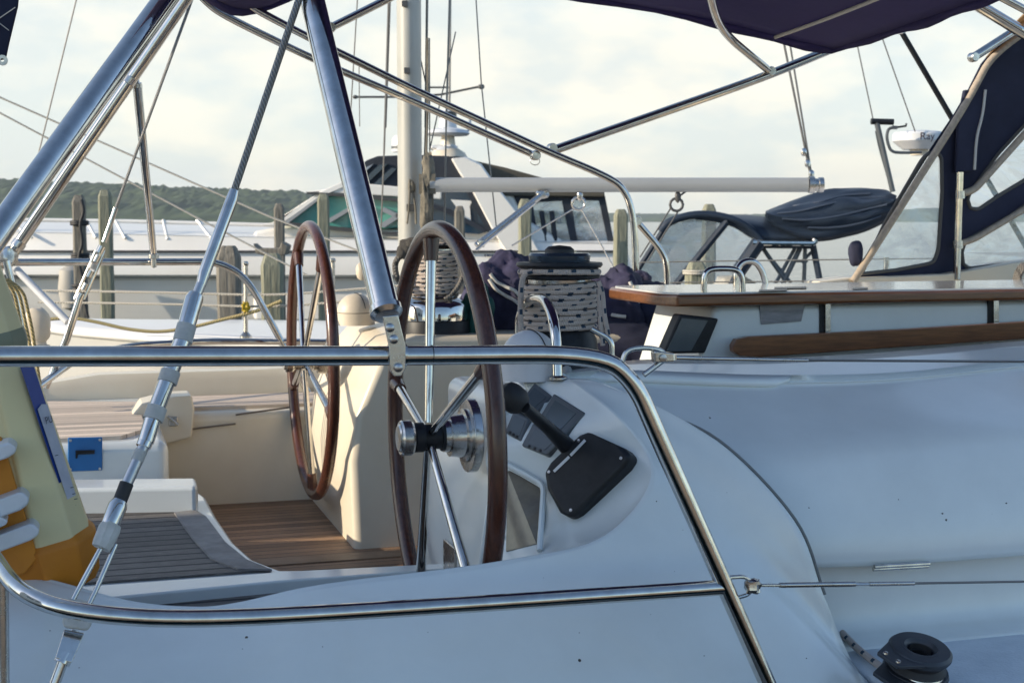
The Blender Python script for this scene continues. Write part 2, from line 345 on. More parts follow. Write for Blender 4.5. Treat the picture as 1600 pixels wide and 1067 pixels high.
BLACKC = mat('black_boat_canvas', (.012, .016, .026), .7, nscale=5, col2=(.02, .028, .045), bump=.3, bscale=14)
BLUEC = mat('dark_blue_boat_canvas', (.010, .018, .034), .5, nscale=3, col2=(.018, .030, .052), stretch=(1, 1, 5), bump=.5, bscale=5)
BLOCKP = mat('block_plastic', (.022, .026, .034), .4, nscale=20, col2=(.035, .04, .05))
# ================================================================ setting
wm = mat('lake_water', (.02, .045, .05), .12, spec=.6)
N_, K_ = wm.node_tree.nodes, wm.node_tree.links; P_ = N_['Principled BSDF']
t_ = N_.new('ShaderNodeTexCoord'); m_ = N_.new('ShaderNodeMapping'); m_.inputs['Scale'].default_value = (.35, 1.0, 1); K_.new(t_.outputs['Object'], m_.inputs[0])
n1 = N_.new('ShaderNodeTexNoise'); n1.inputs['Scale'].default_value = 1.3; n1.inputs['Detail'].default_value = 6; K_.new(m_.outputs[0], n1.inputs['Vector'])
b1 = N_.new('ShaderNodeBump'); b1.inputs['Strength'].default_value = .6; b1.inputs['Distance'].default_value = .25; K_.new(n1.outputs['Fac'], b1.inputs['Height']); K_.new(b1.outputs[0], P_.inputs['Normal'])
g = MB(); g.add([W(-3600, -1500, 0), W(3600, -1500, 0), W(3600, 3400, 0), W(-3600, 3400, 0)], [(0, 1, 2, 3)])
tag(emit('water', g, wm, smooth=0), kind='structure')
hm_ = mat('wooded_hill', (.014, .036, .016), .95, nscale=.028, col2=(.072, .105, .034), bump=1, bscale=.05)
def hill(name, pts, Y0, depth, amp, nx, ny, seed, x0, x1):
    rows = []
    for j in range(ny):
        t = j / (ny - 1); r = []
        for i in range(nx):
            px = x0 + (x1 - x0) * i / (nx - 1); k = 0
            while k < len(pts) - 2 and px > pts[k + 1][0]: k += 1
            q = (px - pts[k][0]) / (pts[k + 1][0] - pts[k][0]); q = min(1, max(0, q)); q = q * q * (3 - 2 * q)
            py = pts[k][1] * (1 - q) + pts[k + 1][1] * q
            Yt = Y0 + depth; top = max(2, (345 - py) / 2222 * Yt + 2.1); Y = Y0 + depth * t
            X = (px - 800) / 2222 * Yt
            h = top * math.sin(min(1, t * 1.25) * math.pi / 2) ** .75
            v = Vector((X * .012, Y * .012, seed))
            h += (noise.noise(v) * .16 * top + amp * (abs(noise.noise(v * 7)) + .7 * abs(noise.noise(v * 17)))) * min(1, t * 9) - (1.5 if t == 0 else 0)
            r.append(W(X, Y, h))
        rows.append(r)
    m = MB().grid(rows); return tag(emit(name, m, hm_, smooth=180), kind='structure')
hill('hill', [(-1500, 262), (-300, 276), (0, 288), (180, 296), (330, 302), (480, 308), (560, 318), (700, 336), (900, 341)], 1000, 420, 5, 900, 46, 1, -1500, 900)
hill('far_hill', [(380, 344), (600, 326), (800, 331), (960, 335), (1000, 336), (1120, 337), (1300, 333), (1500, 326), (1900, 318), (3000, 316)], 2300, 500, 3, 420, 26, 5, 380, 3000)
# the walkway dock the picture is taken from
dm = m_teak('dock_planks', (.34, .24, .15), (.44, .32, .21), (.015, .013, .01), .15, axis='X', rough=.8, line=.07)
g = MB().box(W, -9, 9, -6.5, .55, .55, .64)
for x in range(-8, 9, 2): g.box(W, x - .05, x + .05, -1.85, .5, .30, .549)
tag(emit('dock', g, dm, smooth=0), kind='structure')
g = MB().box(W, 2.4, 24, 14.0, 16.4, 1.14, 1.30); g.box(W, 2.4, 24, 13.94, 13.995, 1.0, 1.36)
tag(emit('dock', g, mat('dark_pier_wood', (.11, .105, .09), .85, nscale=3, col2=(.06, .06, .055), stretch=(.4, 3, 8), bump=.5, bscale=8), smooth=0), kind='structure')
for nm, px, py0, Y, s in (('piling', 0, 0, 0, 0),)[:0]: pass
# ================================================================ the yacht
MY = Matrix.Translation(C0) @ Matrix.Rotation(BETA, 4, 'Z')
Yt = root('sailing_yacht', MY, 'white sailing yacht in the foreground with twin wheels and stainless stern rail', 'sailboat')
def tubepx(mb, pts, v, r, fil=0, n=18):
    P = [BP(p[0], p[1], p[2] if len(p) > 2 else v) for p in pts]; return mb.tube(P, r, fil, n)
# hull and side decks
st = [(-2.3, 1.35, 1.05), (-1.6, 1.62, 1.10), (0, 1.80, 1.14), (2, 1.90, 1.18), (4, 1.86, 1.24), (6, 1.58, 1.32), (8, 1.0, 1.42), (9.3, .42, 1.5), (9.9, .04, 1.55)]
for sgn, nm in ((-1, 'hull'),):
    rg = []
    for u, b, z in st:
        rg.append([L(u, b, z), L(u, b * .97, z * .5), L(u, b * .80, .0), L(u, b * .3, -.35), L(u, -b * .3, -.35), L(u, -b * .80, 0), L(u, -b * .97, z * .5), L(u, -b, z)])
    rg = dense(rg, 3, 3); m = MB(); m.loft(rg, closed=False, caps=False); m.add(rg[0], [tuple(range(len(rg[0])))]); emit('hull', m, GEL, Yt, smooth=60)
# side deck strips (forward of the helm), foredeck
m = MB()
rows = [[L(u, -1.17, 1.25), L(u, -1.45, 1.245), L(u, -1.66, 1.235), L(u, -1.80, 1.215), L(u, -1.86, 1.19)] for u in (.7, 1.1, 1.5, 2, 3, 4.6)]
m.grid(dense(rows, 3, 3)); emit('side_deck', m, NONSKID, Yt, solid=.02, smooth=60)
m = MB(); rows = [[L(u, .9 * b, 1.3), L(u, b * .99, z + .02)] for u, b, z in st[:5]]
m.grid(rows); emit('side_deck', m, GELC, Yt, solid=.02)
m = MB(); rows = [[L(u, -b, z + .01), L(u, 0, z + .08), L(u, b, z + .01)] for u, b, z in st[3:]]
m.grid(dense(rows, 4, 4)); emit('foredeck', m, NONSKID, Yt, smooth=60)
m = MB().box(L, 2.35, 6.4, -1.0, 1.0, 1.1, 1.80); emit('coachroof', m, GELC, Yt, bevel=.10, seg=5)
# helm shell: K (inner), T (edge), outwards to the deck
T = [(-420, 800, -.6), (-150, 862, -.82), (60, 905, -1.02), (200, 942, -1.14), (300, 952, -1.21), (370, 946, -1.25), (500, 918, -1.29), (700, 893, -1.315), (800, 878, -1.32), (920, 850, -1.31),
     (985, 805, -1.28), (1018, 750, -1.25), (1008, 702, -1.20), (958, 645, -1.12), (905, 604, -1.0), (884, 592, -.93)]
G = [(-420, 1250, -1.6), (-150, 1250, -1.6), (60, 1250, -1.6), (200, 1250, -1.6), (300, 1250, -1.6), (420, 1250, -1.6), (560, 1250, -1.6), (800, 1250, -1.6), (940, 1250, -1.6), (1120, 1250, -1.6),
     (1410, 1160, -1.48), (1332, 1034, -1.35), (1287, 930, -1.33), (1240, 812, -1.30), (1120, 688, -1.20), (1000, 635, -1.08)]
Tp = [BP(*t) for t in T]; Gp = [BP(*t) for t in G]; Kp = []; Mp = []
kz = {9: 1.42, 10: 1.46, 11: 1.50, 12: 1.57, 13: 1.64, 14: 1.72, 15: 1.76}; kv = {9: -.97, 10: -.97, 11: -.97, 12: -.96, 13: -.94, 14: -.90, 15: -.86}
for i, t in enumerate(Tp):
    u, v, z = uvz(t)
    if i < 9: Kp.append(L(u, v + .03, z - .20)); Mp.append(L(u, v + .014, z - .006))
    else:
        ku = .06 + .03 * (i - 9) / 6 + (.09 if i > 13 else 0); k = L(ku, kv[i], kz[i]); Kp.append(k); Mp.append(k.lerp(t, .93) )
rows = []
rows.append(Kp)
rows.append([k.lerp(m_, .5) for k, m_ in zip(Kp, Mp)])
rows.append(Mp); rows.append(Tp)
for q, bl in ((.06, .012), (.35, .05), (.7, .045), (1.0, 0)):
    r = []
    for i, (t, g_) in enumerate(zip(Tp, Gp)):
        p = t.lerp(g_, q); b = bl * .35; r.append(p - A * b * .4 + Vector((0, 0, b)))
    rows.append(r)
dr = dense(rows, 6, 4); m = MB().grid(dr); shell = emit('helm_shell', m, GEL, Yt, smooth=180, solid=.022)
emit('moulding_seam', MB().tube([p - A * .001 + F * .004 for p in [r[-1] for r in []] ] or [BP(1, 1, -1.5), BP(1.1, 1, -1.5)], .0028, 0, 6), BLACKR, Yt) if 0 else None
ge = cr_pts([p for p in Gp[12:]], 8)
emit('moulding_seam', MB().tube([p + F * .006 + A * .006 for p in ge], .003, 0, 8), mat('seam_sealant', (.16, .17, .17), .6), Yt, smooth=180)
XB = XF[Yt.name]
def bvh(mb): return BVHTree.FromPolygons([tuple(p) for p in mb.v], mb.f)
SB = bvh(m)
def onS(px, py, tree=SB, off=0, dflt=None):
    d = ray(px, py).normalized(); h = tree.ray_cast(EYE, d)
    if h[0] is None: return dflt
    return h[0] - d * off
# coaming forward of the seam
rows = [[(880, 578), (1000, 562), (1200, 560), (1400, 549), (1620, 531), (1900, 515)],
        [(880, 590), (1000, 590), (1200, 596), (1400, 590), (1620, 568), (1900, 548)],
        [(880, 600), (1000, 600), (1200, 606), (1400, 600), (1620, 578), (1900, 558)],
        [(1000, 662), (1080, 690), (1200, 690), (1400, 672), (1620, 652), (1900, 630)],
        [(1080, 700), (1130, 745), (1200, 742), (1400, 722), (1620, 704), (1900, 676)],
        [(1130, 785), (1160, 803), (1200, 805), (1400, 795), (1620, 780), (1900, 752)],
        [(1160, 883), (1180, 882), (1200, 880), (1400, 874), (1620, 858), (1900, 832)],
        [(1160, 894), (1180, 892), (1200, 890), (1400, 881), (1620, 865), (1900, 840)]]
vv = [-.62, -.82, -.85, -1.08, -1.16, -1.205, -1.225, -1.20]
R2 = [[BP(x, y, v) for x, y in r] for r, v in zip(rows, vv)]
for r_ in R2: r_ += [r_[-1] + F * 1.2 + A * .03, r_[-1] + F * 3.2 + A * .22]
m = MB().grid(dense(R2, 5, 4)); emit('coaming', m, GEL, Yt, smooth=180, solid=.02); CB = bvh(m)
R3 = [[L(u, v, z) for u in (.55, .8, 1.2, 1.8, 2.6, 4.4)] for v, z in ((-1.165, 1.50), (-1.172, 1.40), (-1.18, 1.30), (-1.20, 1.262), (-1.26, 1.251))]
m = MB().grid(dense(R3, 3, 4)); emit('locker_side', m, GEL, Yt, smooth=180, solid=.015)
# dirt flecks and scuffs on the gelcoat
mm = MB(); rr_ = random.Random(11)
fl_ = [(385, 996, 3.0), (905, 988, 1.2), (1472, 802, 2.0), (1478, 812, 3.0), (1572, 786, 2.2), (1560, 889, 1.8), (1404, 780, 1.4), (1264, 793, 1.4), (1026, 783, 1.2), (312, 966, 2.2), (78, 985, 1.2), (1260, 1028, 1.3), (1100, 1024, 1.0), (504, 1010, .9)]
for k_ in range(26): fl_.append((rr_.uniform(60, 1580), rr_.uniform(640, 1050), rr_.uniform(.5, 1.0)))
for x_, y_, s_ in fl_:
    p_ = onS(x_, y_, off=.0006) if x_ < 1240 or y_ > 900 else onS(x_, y_, CB, off=.0006)
    if p_ is None: continue
    s_ *= .00105; mm.add([p_ + W(s_ * (1 + rr_.uniform(-.4, .6)) * math.cos(t * 1.05), 0, s_ * (.8 + rr_.uniform(-.3, .3)) * math.sin(t * 1.05)) for t in range(6)], [(0, 1, 2, 3, 4, 5)])
emit('dirt_flecks', mm, mat('dirt', (.09, .085, .08), .9), Yt, smooth=0)
# seam latch
a, b = BP(1366, 885, -1.235), BP(1452, 880, -1.235)
emit('hatch_hinge', MB().tube([a, b], .0045, n=10).tube([a + A * .004 - W(0, 0, .006), b + A * .004 - W(0, 0, .006)], .0045, n=10), STEEL, Yt)
# pedestals
prof = [(.06, 1.10), (.05, 1.38), (.07, 1.52), (.14, 1.68), (.19, 1.735), (.26, 1.755), (1.3, 1.74), (1.3, 1.10)]
m = MB().prism([L(u, .44, z) for u, z in prof], A * .80); emit('helm_pedestal', m, GELC, Yt, bevel=.05, seg=5, smooth=40, label='cream far helm pedestal lit by the sun')
prof2 = prof[:4] + [(.19, 1.728), (.26, 1.738), (.34, 1.730), (.40, 1.66), (.40, 1.10)]
m = MB().prism([L(u, -.965, z) for u, z in prof2], A * .52); emit('helm_pedestal', m, GEL, Yt, bevel=.03, seg=5, smooth=40)
emit('winch_plinth', MB().box(L, .12, .95, -.84, -.43, 1.1, 1.732), GEL, Yt, bevel=.03, seg=4)
# recessed clear cover low on the near pedestal, small vent plate
def ped(v, z, off=0): 
    us = [(1.10, .06), (1.38, .05), (1.52, .07), (1.68, .14)]
    for (z0, u0), (z1, u1) in zip(us, us[1:]):
        if z <= z1: break
    return L(u0 + (u1 - u0) * (z - z0) / (z1 - z0) - off, v, z)
emit('vent_plate', MB().prism([ped(-.80, 1.40, .008), ped(-.70, 1.40, .008), ped(-.70, 1.31, .008), ped(-.80, 1.31, .008)], F * .006), STEEL, Yt, bevel=.002)
# engine panel window on the console's face
P = [onS(*p, off=.004) for p in ((792, 735), (845, 765), (838, 850), (790, 862))]
if all(P):
    mm = MB().prism(P, F * .01); emit('engine_panel', mm, [mat('panel_recess', (.26, .22, .17), .15, nscale=9, col2=(.12, .11, .10))], Yt, bevel=.002)
    for k in (0,):
        q = [onS(*p, off=.012) for p in ((786, 722), (850, 757), (843, 860))]
        if all(q): emit('panel_frame', MB().tube(q, .006, .02, 8), GEL, Yt)
# seats, sole, transom
m = MB().box(L, -.32, 3.0, -1.05, 1.26, 1.04, 1.12); emit('cockpit_sole', m, TEAKW, Yt, smooth=0)
for (a, b) in (((-.30, .62), (.05, .62)),):
    pass
emit('sole_border', MB().box(L, -.30, 1.2, .30, .38, 1.10, 1.1245).box(L, .38, .46, -.9, .2995, 1.10, 1.1245), mat('sole_margin', (.20, .13, .08), .55, nscale=12, col2=(.28, .19, .12), bump=.2), Yt, smooth=0)
m = MB().box(L, -.46, 3.0, 1.25, 1.74, 1.05, 1.44); emit('side_seat', m, GELC, Yt, bevel=.03, seg=4)
emit('seat_slats', MB().box(L, -.40, 3.0, 1.33, 1.66, 1.44, 1.452), TEAKS, Yt, smooth=0)
m = MB().box(L, -1.9, -.462, .66, 1.80, 1.10, 1.44); lk = emit('stern_locker', m, GEL, Yt, bevel=.035, seg=4)
emit('seat_slats', MB().prism([L(-1.8, .72, 1.44), L(-.60, .72, 1.44), L(-.52, .86, 1.44), L(-.52, 1.55, 1.44), L(-1.0, 1.72, 1.44), L(-1.8, 1.60, 1.44)], W(0, 0, .012)), TEAKS, Yt, smooth=0)
# blue socket panel on the locker
q = [BP(106, 684, .652), BP(160, 683, .652), BP(160, 735, .652), BP(106, 737, .652)]
bp_ = emit('blue_panel', MB().prism(q, A * .012), BLUEP, Yt, bevel=.003)
q = [BP(118, 704, .646), BP(148, 703, .646), BP(148, 709, .646), BP(122, 710, .646), BP(121, 716, .646), BP(118, 716, .646)]
emit('slot', MB().prism(q, A * .005), BLACKP, bp_)
for c in ((110, 688), (156, 687), (156, 732), (110, 733)): emit('screw', MB().lathe(BP(*c, .650), -A, [(.0, 0), (.004, 0), (.004, .002), (0, .003)], 10), BOLT, bp_)
# rounded backrest block at the seat's aft corner, with latch
m = MB().prism([BP(205, 672, 1.2), BP(205, 650, 1.2), BP(222, 630, 1.2), BP(262, 620, 1.2), BP(300, 618, 1.2), BP(304, 640, 1.2), BP(300, 684, 1.2), BP(240, 700, 1.2), BP(206, 690, 1.2)], A * .16)
emit('seat_end', m, GELC, Yt, bevel=.03, seg=5)
emit('latch', MB().box(lambda a, b, c: BP(270 + a, 657 + c, 1.19) - A * b, -7, 7, 0, .016, -7, 8).tube([BP(262, 650, 1.17), BP(278, 664, 1.17)], .006, 0, 8), STEEL, Yt, bevel=.003)
emit('locker_line', MB().tube([BP(285, 672, 1.236), BP(368, 662, 1.236)], .0035, 0, 6).tube([BP(368, 648, 1.243), BP(455, 636, 1.243)], .0035, 0, 6), mat('gap_shadow_rubber', (.16, .13, .10), .7), Yt)
# far coaming ridge, in two lengths
for a, b in ((-2.0, -.93), (-.90, 3.2)):
    m = MB(); us = [a + (b - a) * i / 16 for i in range(17)]; rg = []
    for u in us:
        sh = .10 * max(0, -u - .6) ** 1.3 * .9; e = .035 if u in (a, b) else 0; zt = 1.53 - e + max(0, u) * .04
        rg.append([L(u, 1.74 - sh, 1.35), L(u, 1.75 - sh, zt - .03), L(u, 1.775 - sh, zt), L(u, 1.87 - sh, zt), L(u, 1.90 - sh, zt - .03), L(u, 1.90 - sh, 1.1)])
    m.loft(rg, closed=True); emit('far_coaming', m, GELC, Yt, smooth=50)
# aft walk-through platform
zt = 1.30
out = [(-420, 940), (-100, 970), (300, 955), (560, 912), (760, 886), (760, 878), (560, 888), (440, 890), (398, 874), (366, 846), (338, 806), (322, 776), (308, 766), (-420, 776)]
m = MB().prism([BZ(x, y, zt) for x, y in out], W(0, 0, -.20)); emit('stern_platform', m, GEL, Yt, bevel=.012, seg=3)
tk = [(-300, 925), (60, 915), (200, 905), (425, 889), (385, 873), (352, 846), (322, 806), (303, 795), (-300, 808)]
emit('platform_teak', MB().prism([BZ(x, y, zt + .006) for x, y in tk], W(0, 0, -.005)), TEAKG, Yt, smooth=0)
bd = [(272, 800), (303, 796), (322, 806), (352, 846), (385, 873), (425, 889), (372, 888), (330, 872), (300, 840)]
emit('teak_border', MB().prism([BZ(x, y, zt + .010) for x, y in bd], W(0, 0, -.004)), TEAKB, Yt, smooth=0)
emit('teak_border', MB().prism([BZ(x, y, zt + .010) for x, y in ((-60, 890), (45, 890), (108, 925), (-40, 930))], W(0, 0, -.004)), TEAKB, Yt, smooth=0)
# near ledge and the narrow teak strip
emit('ledge', MB().prism([BZ(x, y, zt + .03) for x, y in ((-60, 940), (120, 916), (460, 891), (720, 878), (720, 886), (460, 905), (150, 935), (-60, 962))], W(0, 0, -.05)), GEL, Yt, bevel=.006)
emit('teak_strip', MB().prism([BZ(x, y, zt + .005) for x, y in ((120, 980), (170, 935), (460, 904), (740, 884), (740, 900), (480, 960), (300, 990))], W(0, 0, -.004)), TEAKG, Yt, smooth=0)
# raised step behind
m = MB().prism([BZ(x, y, 1.375) for x, y in ((-300, 752), (306, 746), (309, 756), (306, 760), (-300, 770))], W(0, 0, -.12)); emit('stern_step', m, GEL, Yt, bevel=.012, seg=3)
# small black builder's lettering strip, unreadable at this size
mm = MB()
for k, (x0, x1) in enumerate(((240, 245), (247, 253), (255, 258), (261, 268), (270, 274), (276, 284))): mm.prism([BZ(x, y, zt + .003) for x, y in ((x0, 789.5), (x1, 789), (x1, 792.5), (x0, 793))], W(0, 0, .001))
emit('lettering', mm, INK, Yt, smooth=0)

# ---------------------------------------------------------------- wheels
def wheel(v, rot, hubcol, dish=.022):
    c = L(0, v, 1.652); r0 = .431
    def wp(s, h, u=0): return c + F * u - A * s + W(0, 0, h)
    wr = bpy.data.objects.new('steering_wheel', None); scene.collection.objects.link(wr); wr.parent = Yt; XF[wr.name] = XF[Yt.name]
    n = 96; emit('rim', MB().tube([wp(r0 * math.sin(2 * math.pi * i / n), r0 * math.cos(2 * math.pi * i / n)) for i in range(n)], 0.018, 0, 20, closed=True), WOODR, wr, smooth=180)
    for k in range(5):
        a = R(rot + 72 * k); s_, h_ = math.sin(a), math.cos(a)
        emit('spoke', MB().tube([wp(.030 * s_, .030 * h_, -dish), wp(.372 * s_, .372 * h_, -.002)], [.0085, .0115], 0, 14), CHROME, wr)
        emit('spoke_socket', MB().tube([wp(.368 * s_, .368 * h_, -.002), wp(.415 * s_, .415 * h_)], [.0145, .018], 0, 14), WOODR, wr)
    emit('hub_barrel', MB().lathe(c - F * (dish + .035), F, [(.0, 0), (.027, 0), (.031, .004), (.031, .022), (.026, .024), (.026, .058), (.031, .060), (.031, .066)], 32), BLACKP if hubcol else STEEL, wr)
    emit('hub_flange', MB().lathe(c - F * (dish - .030), F, [(.0, 0), (.033, 0), (.034, .012), (.043, .012), (.046, .040), (.056, .042), (.057, .048), (.077, .049), (.078, .052), (.078, .066), (.074, .069), (0, .07)], 48), STEEL, wr)
    emit('hub_knob', MB().lathe(c - F * (dish + .036 + .030), F, [(.0, .001), (.026, .0), (.029, .003), (.029, .005), (.034, .004), (.037, .008), (.037, .026), (.033, .031), (0, .031)], 40), STEEL, wr)
    return wr
tag(wheel(-.85, -9, True), 'near steering wheel with dark wooden rim')
tag(wheel(.85, 36, False), 'far steering wheel with reddish wooden rim')

# ---------------------------------------------------------------- stern rails, arch
rail = emit('stern_rail', tubepx(MB(), [(-90, 557), (600, 556), (938, 553), (992, 598), (1022, 668), (1112, 868), (1264, 1215)], -1.55, .0152, [.1, .13, .13, .3, .3]), CHROME, Yt, smooth=60, label='near polished steel stern rail')
emit('rail_joint', MB().tube([BP(674, 554.5, -1.55), BP(675, 554.5, -1.55)], .0158, 0, 18), BLACKP, rail)
emit('lower_rail', tubepx(MB(), [(-60, 790, -1.0), (-12, 868, -1.3), (28, 925, -1.47), (110, 957, -1.53), (300, 970), (660, 949), (1134, 917)], -1.55, .0135, [.06, .1, .12, .2, .5]), CHROME, Yt, smooth=60)
emit('rail_post', tubepx(MB(), [(4, 905, -1.40), (8, 1300, -1.40)], -1.4, .009), STEEL, Yt)
a0, a1 = BP(603, 486, -1.55), BP(459, -120, -1.02)
arch = emit('arch_leg', MB().tube([a0, a1], .0222, 0, 28), CHROME, Yt, smooth=60, label='near straight arch tube bolted to the rail')
dn = (a1 - a0).normalized()
emit('end_cap', MB().lathe(a0 - dn * .010, dn, [(0, 0), (.019, 0), (.0255, .006), (.0255, .016), (.0222, .018)], 28), STEEL, arch)
br = MB(); q = [(598, 494), (622, 492), (634, 540), (634, 576), (628, 587), (616, 588), (609, 578), (608, 542)]
br.prism([BP(x, y, -1.572) for x, y in q], A * .006); bk = emit('bracket', br, STEEL, Yt, bevel=.0015)
emit('clamp_band', MB().tube([BP(607, 555, -1.55), BP(634, 555, -1.55)], .0178, 0, 24), CHROME, bk)
for x, y in ((609, 512), (615, 530), (622, 574)):
    emit('bolt', MB().lathe(BP(x, y, -1.572), -A, [(0, 0), (.0072, 0), (.0072, .003), (.006, .0055), (.003, .007), (0, .0072)], 18), BOLT, bk)
emit('arch_leg', MB().tube([BP(330, -100, -.98), BP(-40, 414, -1.5)], .0205, 0, 28), CHROME, Yt, smooth=60)
emit('arch_leg', MB().tube([BP(352, -90, 1.35), BP(14, 404, 1.62)], .021, 0, 20), CHROME, Yt, smooth=60, label='far arch tube glowing warm in the sun')
emit('arch_clamp', MB().tube([BP(205, 122, 1.45), BP(199, 131, 1.45)], .0245, 0, 20), STEEL, Yt); emit('arch_clamp', MB().tube([BP(32, 378, 1.6), BP(26, 386, 1.6)], .0245, 0, 20), STEEL, Yt)
stt = emit('arch_strut', MB().tube([BP(214, 130, 1.5), BP(240, 398, 1.66)], [.0165, .0125], 0, 18), CHROME, Yt)
_s1 = MB().lathe(BP(214, 132, 1.5), W(0, 0, 1), [(.0185, -.014), (.0185, 0), (.010, .004), (.008, .022), (0, .026)], 16); emit('strut_end', _s1, STEEL, stt); _s2 = MB().lathe(BP(240, 396, 1.66), W(0, 0, -1), [(.0125, 0), (.019, .004), (.019, .018), (.010, .02), (.010, .05), (0, .054)], 16); emit('strut_end', _s2, STEEL, stt)
# far stern rail
fr = emit('stern_rail', tubepx(MB(), [(12, 410), (338, 409), (385, 432), (470, 590), (520, 690)], 1.72, .0135, [.05, .10, .3, .1]), CHROME, Yt, smooth=60, label='far polished steel stern rail')
emit('lower_rail', tubepx(MB(), [(60, 604, 1.3), (118, 562, 1.5), (200, 540, 1.66), (320, 533, 1.72), (440, 534, 1.72), (640, 536, 1.72)], 1.7, .0125, [.05, .1, .1, .1]), CHROME, Yt, smooth=60)
emit('rail_brace', MB().tube([BP(26, 421, 1.6), BP(106, 503, 1.45)], .0135, 0, 14), WPLAS, Yt)
emit('rail_post', MB().tube([BP(10, 408, 1.2), BP(30, 490, 1.2), BP(52, 600, 1.2)], .012, .1, 14), CHROME, Yt); emit('rail_post', MB().tube([BP(8, 400, 1.6), BP(-20, 470, 1.6)], .012, 0, 12), CHROME, Yt)
emit('corner_joint', MB().blob(BP(10, 402, 1.6), (.035, .035, .035), 3, .25, n=16), STEEL, Yt)

# ---------------------------------------------------------------- backstays
bs = bpy.data.objects.new('backstay', None); scene.collection.objects.link(bs); bs.parent = Yt; XF[bs.name] = XF[Yt.name]; bs['label'] = 'near backstay with taped turnbuckle'
v = -1.18
def vb(y): return -1.16 - .32 * max(0, min(1, (y - 300) / 800)) ** 1.0
def seg(name, pts, r, m_, par=bs, vv=None, n=18, fil=0): return emit(name, MB().tube([BP(x, y, vb(y) if vv is None else vv) for x, y in pts], r, fil, n), m_, par)
seg('wire', [(497, -90), (467, 0), (364, 304)], .0064, WIRE)
seg('swage_sleeve', [(366, 298), (362, 312), (319, 428), (314, 446)], [.0085, .0108, .0108, .0085], CHROME)
seg('sleeve_neck', [(314, 444), (306, 464)], .0088, STEEL)
seg('turnbuckle_body', [(307, 460), (303, 468), (284, 535), (262, 592), (240, 650), (228, 690)], [.0130, .0158, .0150, .0142, .0138, .0134], CHROME)
seg('turnbuckle_end', [(231, 680), (224, 698)], .0125, CHROME)
seg('threaded_rod', [(226, 694), (189, 776)], .0095, BOLT)
seg('tape', [(221, 704), (214, 720)], .0104, TAPE)
seg('rubber_sleeve', [(198, 755), (186, 786)], .0115, BLACKR)
seg('jaw', [(188, 782), (184, 790), (172, 820)], [.012, .0155, .0150], CHROME)
for p_, q_ in (((292, 508), (285, 534)), ((267, 580), (261, 598)), ((246, 636), (239, 656))):
    seg('tape', [p_, q_], .0166, TAPE, n=14)
seg('tape', [(175, 818), (171, 826), (162, 848), (158, 856)], [.016, .018, .0175, .0155], TAPE, n=9)
seg('side_rod', [(162, 848), (122, 922), (104, 956)], .0042, CHROME)
seg('side_rod', [(181, 850), (148, 926), (130, 962)], .0042, CHROME)
tp = MB(); tp.prism([BP(x, y, vb(y) - .014) for x, y in ((104, 936), (152, 948), (140, 988), (96, 982))], A * .028); emit('tape', tp, TAPE, bs, bevel=.008)
tp = MB(); tp.prism([BP(x, y, vb(y) - .012) for x, y in ((100, 984), (132, 990), (112, 1036), (86, 1028))], A * .006).prism([BP(x, y, vb(y) + .007) for x, y in ((100, 984), (132, 990), (112, 1036), (86, 1028))], A * .006)
emit('jaw', tp, CHROME, bs, bevel=.002)
seg('threaded_rod', [(118, 985), (108, 1010)], .007, BOLT); seg('pin', [(105, 1020), (96, 1036)], .013, CHROME)
seg('chainplate_rod', [(100, 1028), (40, 1190)], .0085, STEEL)
b2 = bpy.data.objects.new('backstay', None); scene.collection.objects.link(b2); b2.parent = Yt; XF[b2.name] = XF[Yt.name]; b2['label'] = 'far thin backstay with open turnbuckle'
v2 = 1.42
seg('wire', [(330, -90), (300, 0), (180, 328)], .0052, WIRE, b2, v2, 10)
seg('swage_sleeve', [(181, 325), (163, 378)], .009, CHROME, b2, v2)
for dx in (-7, 7): seg('side_rod', [(157 + dx, 392), (124 + dx, 468)], .0055, CHROME, b2, v2, 10)
for k, (x, y) in enumerate(((157, 390), (151, 404), (140, 428), (132, 448), (125, 464))): seg('turnbuckle_block', [(x + 3, y - 5), (x - 2, y + 5)], .0135 if k in (0, 4) else .010, STEEL if k % 2 else CHROME, b2, v2, 12)
seg('tape', [(147, 412), (143, 420)], .015, TAPE, b2, v2, 10)
seg('lower_rod', [(126, 462), (104, 530), (72, 606)], [.0125, .0135, .010], CHROME, b2, v2)

# ---------------------------------------------------------------- bimini frame (port side tubes)
bf = bpy.data.objects.new('bimini_frame', None); scene.collection.objects.link(bf); bf.parent = Yt; XF[bf.name] = XF[Yt.name]
def bt(pts, v, r=.0127, fil=.1, m_=CHROME): return emit('frame_tube', MB().tube([BP(p[0], p[1], p[2] if len(p) > 2 else v) for p in pts], r, fil, 16), m_, bf, smooth=60)
bt([(270, -60), (322, 6), (360, 30), (488, 92), (660, 165), (842, 246)], 1.12, .0125)
bt([(300, -60), (378, 4), (480, 58), (650, 142), (862, 240), (938, 271), (976, 293), (992, 345), (994, 462)], 1.06, .0127, [.1, .1, .1, .1, .1, .1, .12])
bt([(868, 234), (1196, 120), (1302, 76)], 1.10, .0165, .2)
bt([(1104, -60, .55), (1111, 6, .72), (1130, 52, .9), (1203, 112, 1.1)], 1.12, .0145, .12)
bt([(512, 46), (612, -4), (700, -50)], 1.12, .0135)
bt([(994, 345), (1038, 396), (1042, 425), (1043, 470)], 1.2, .0125, .08)
bt([(1490, -14), (1640, 76)], .6, .021); bt([(1545, -14), (1640, 36)], .5, .0135)
bt([(1518, 92), (1640, 14)], .9, .0165)
bt([(1406, 46), (1482, 176), (1640, 450)], 1.9, .0125, .1, BLACKP)
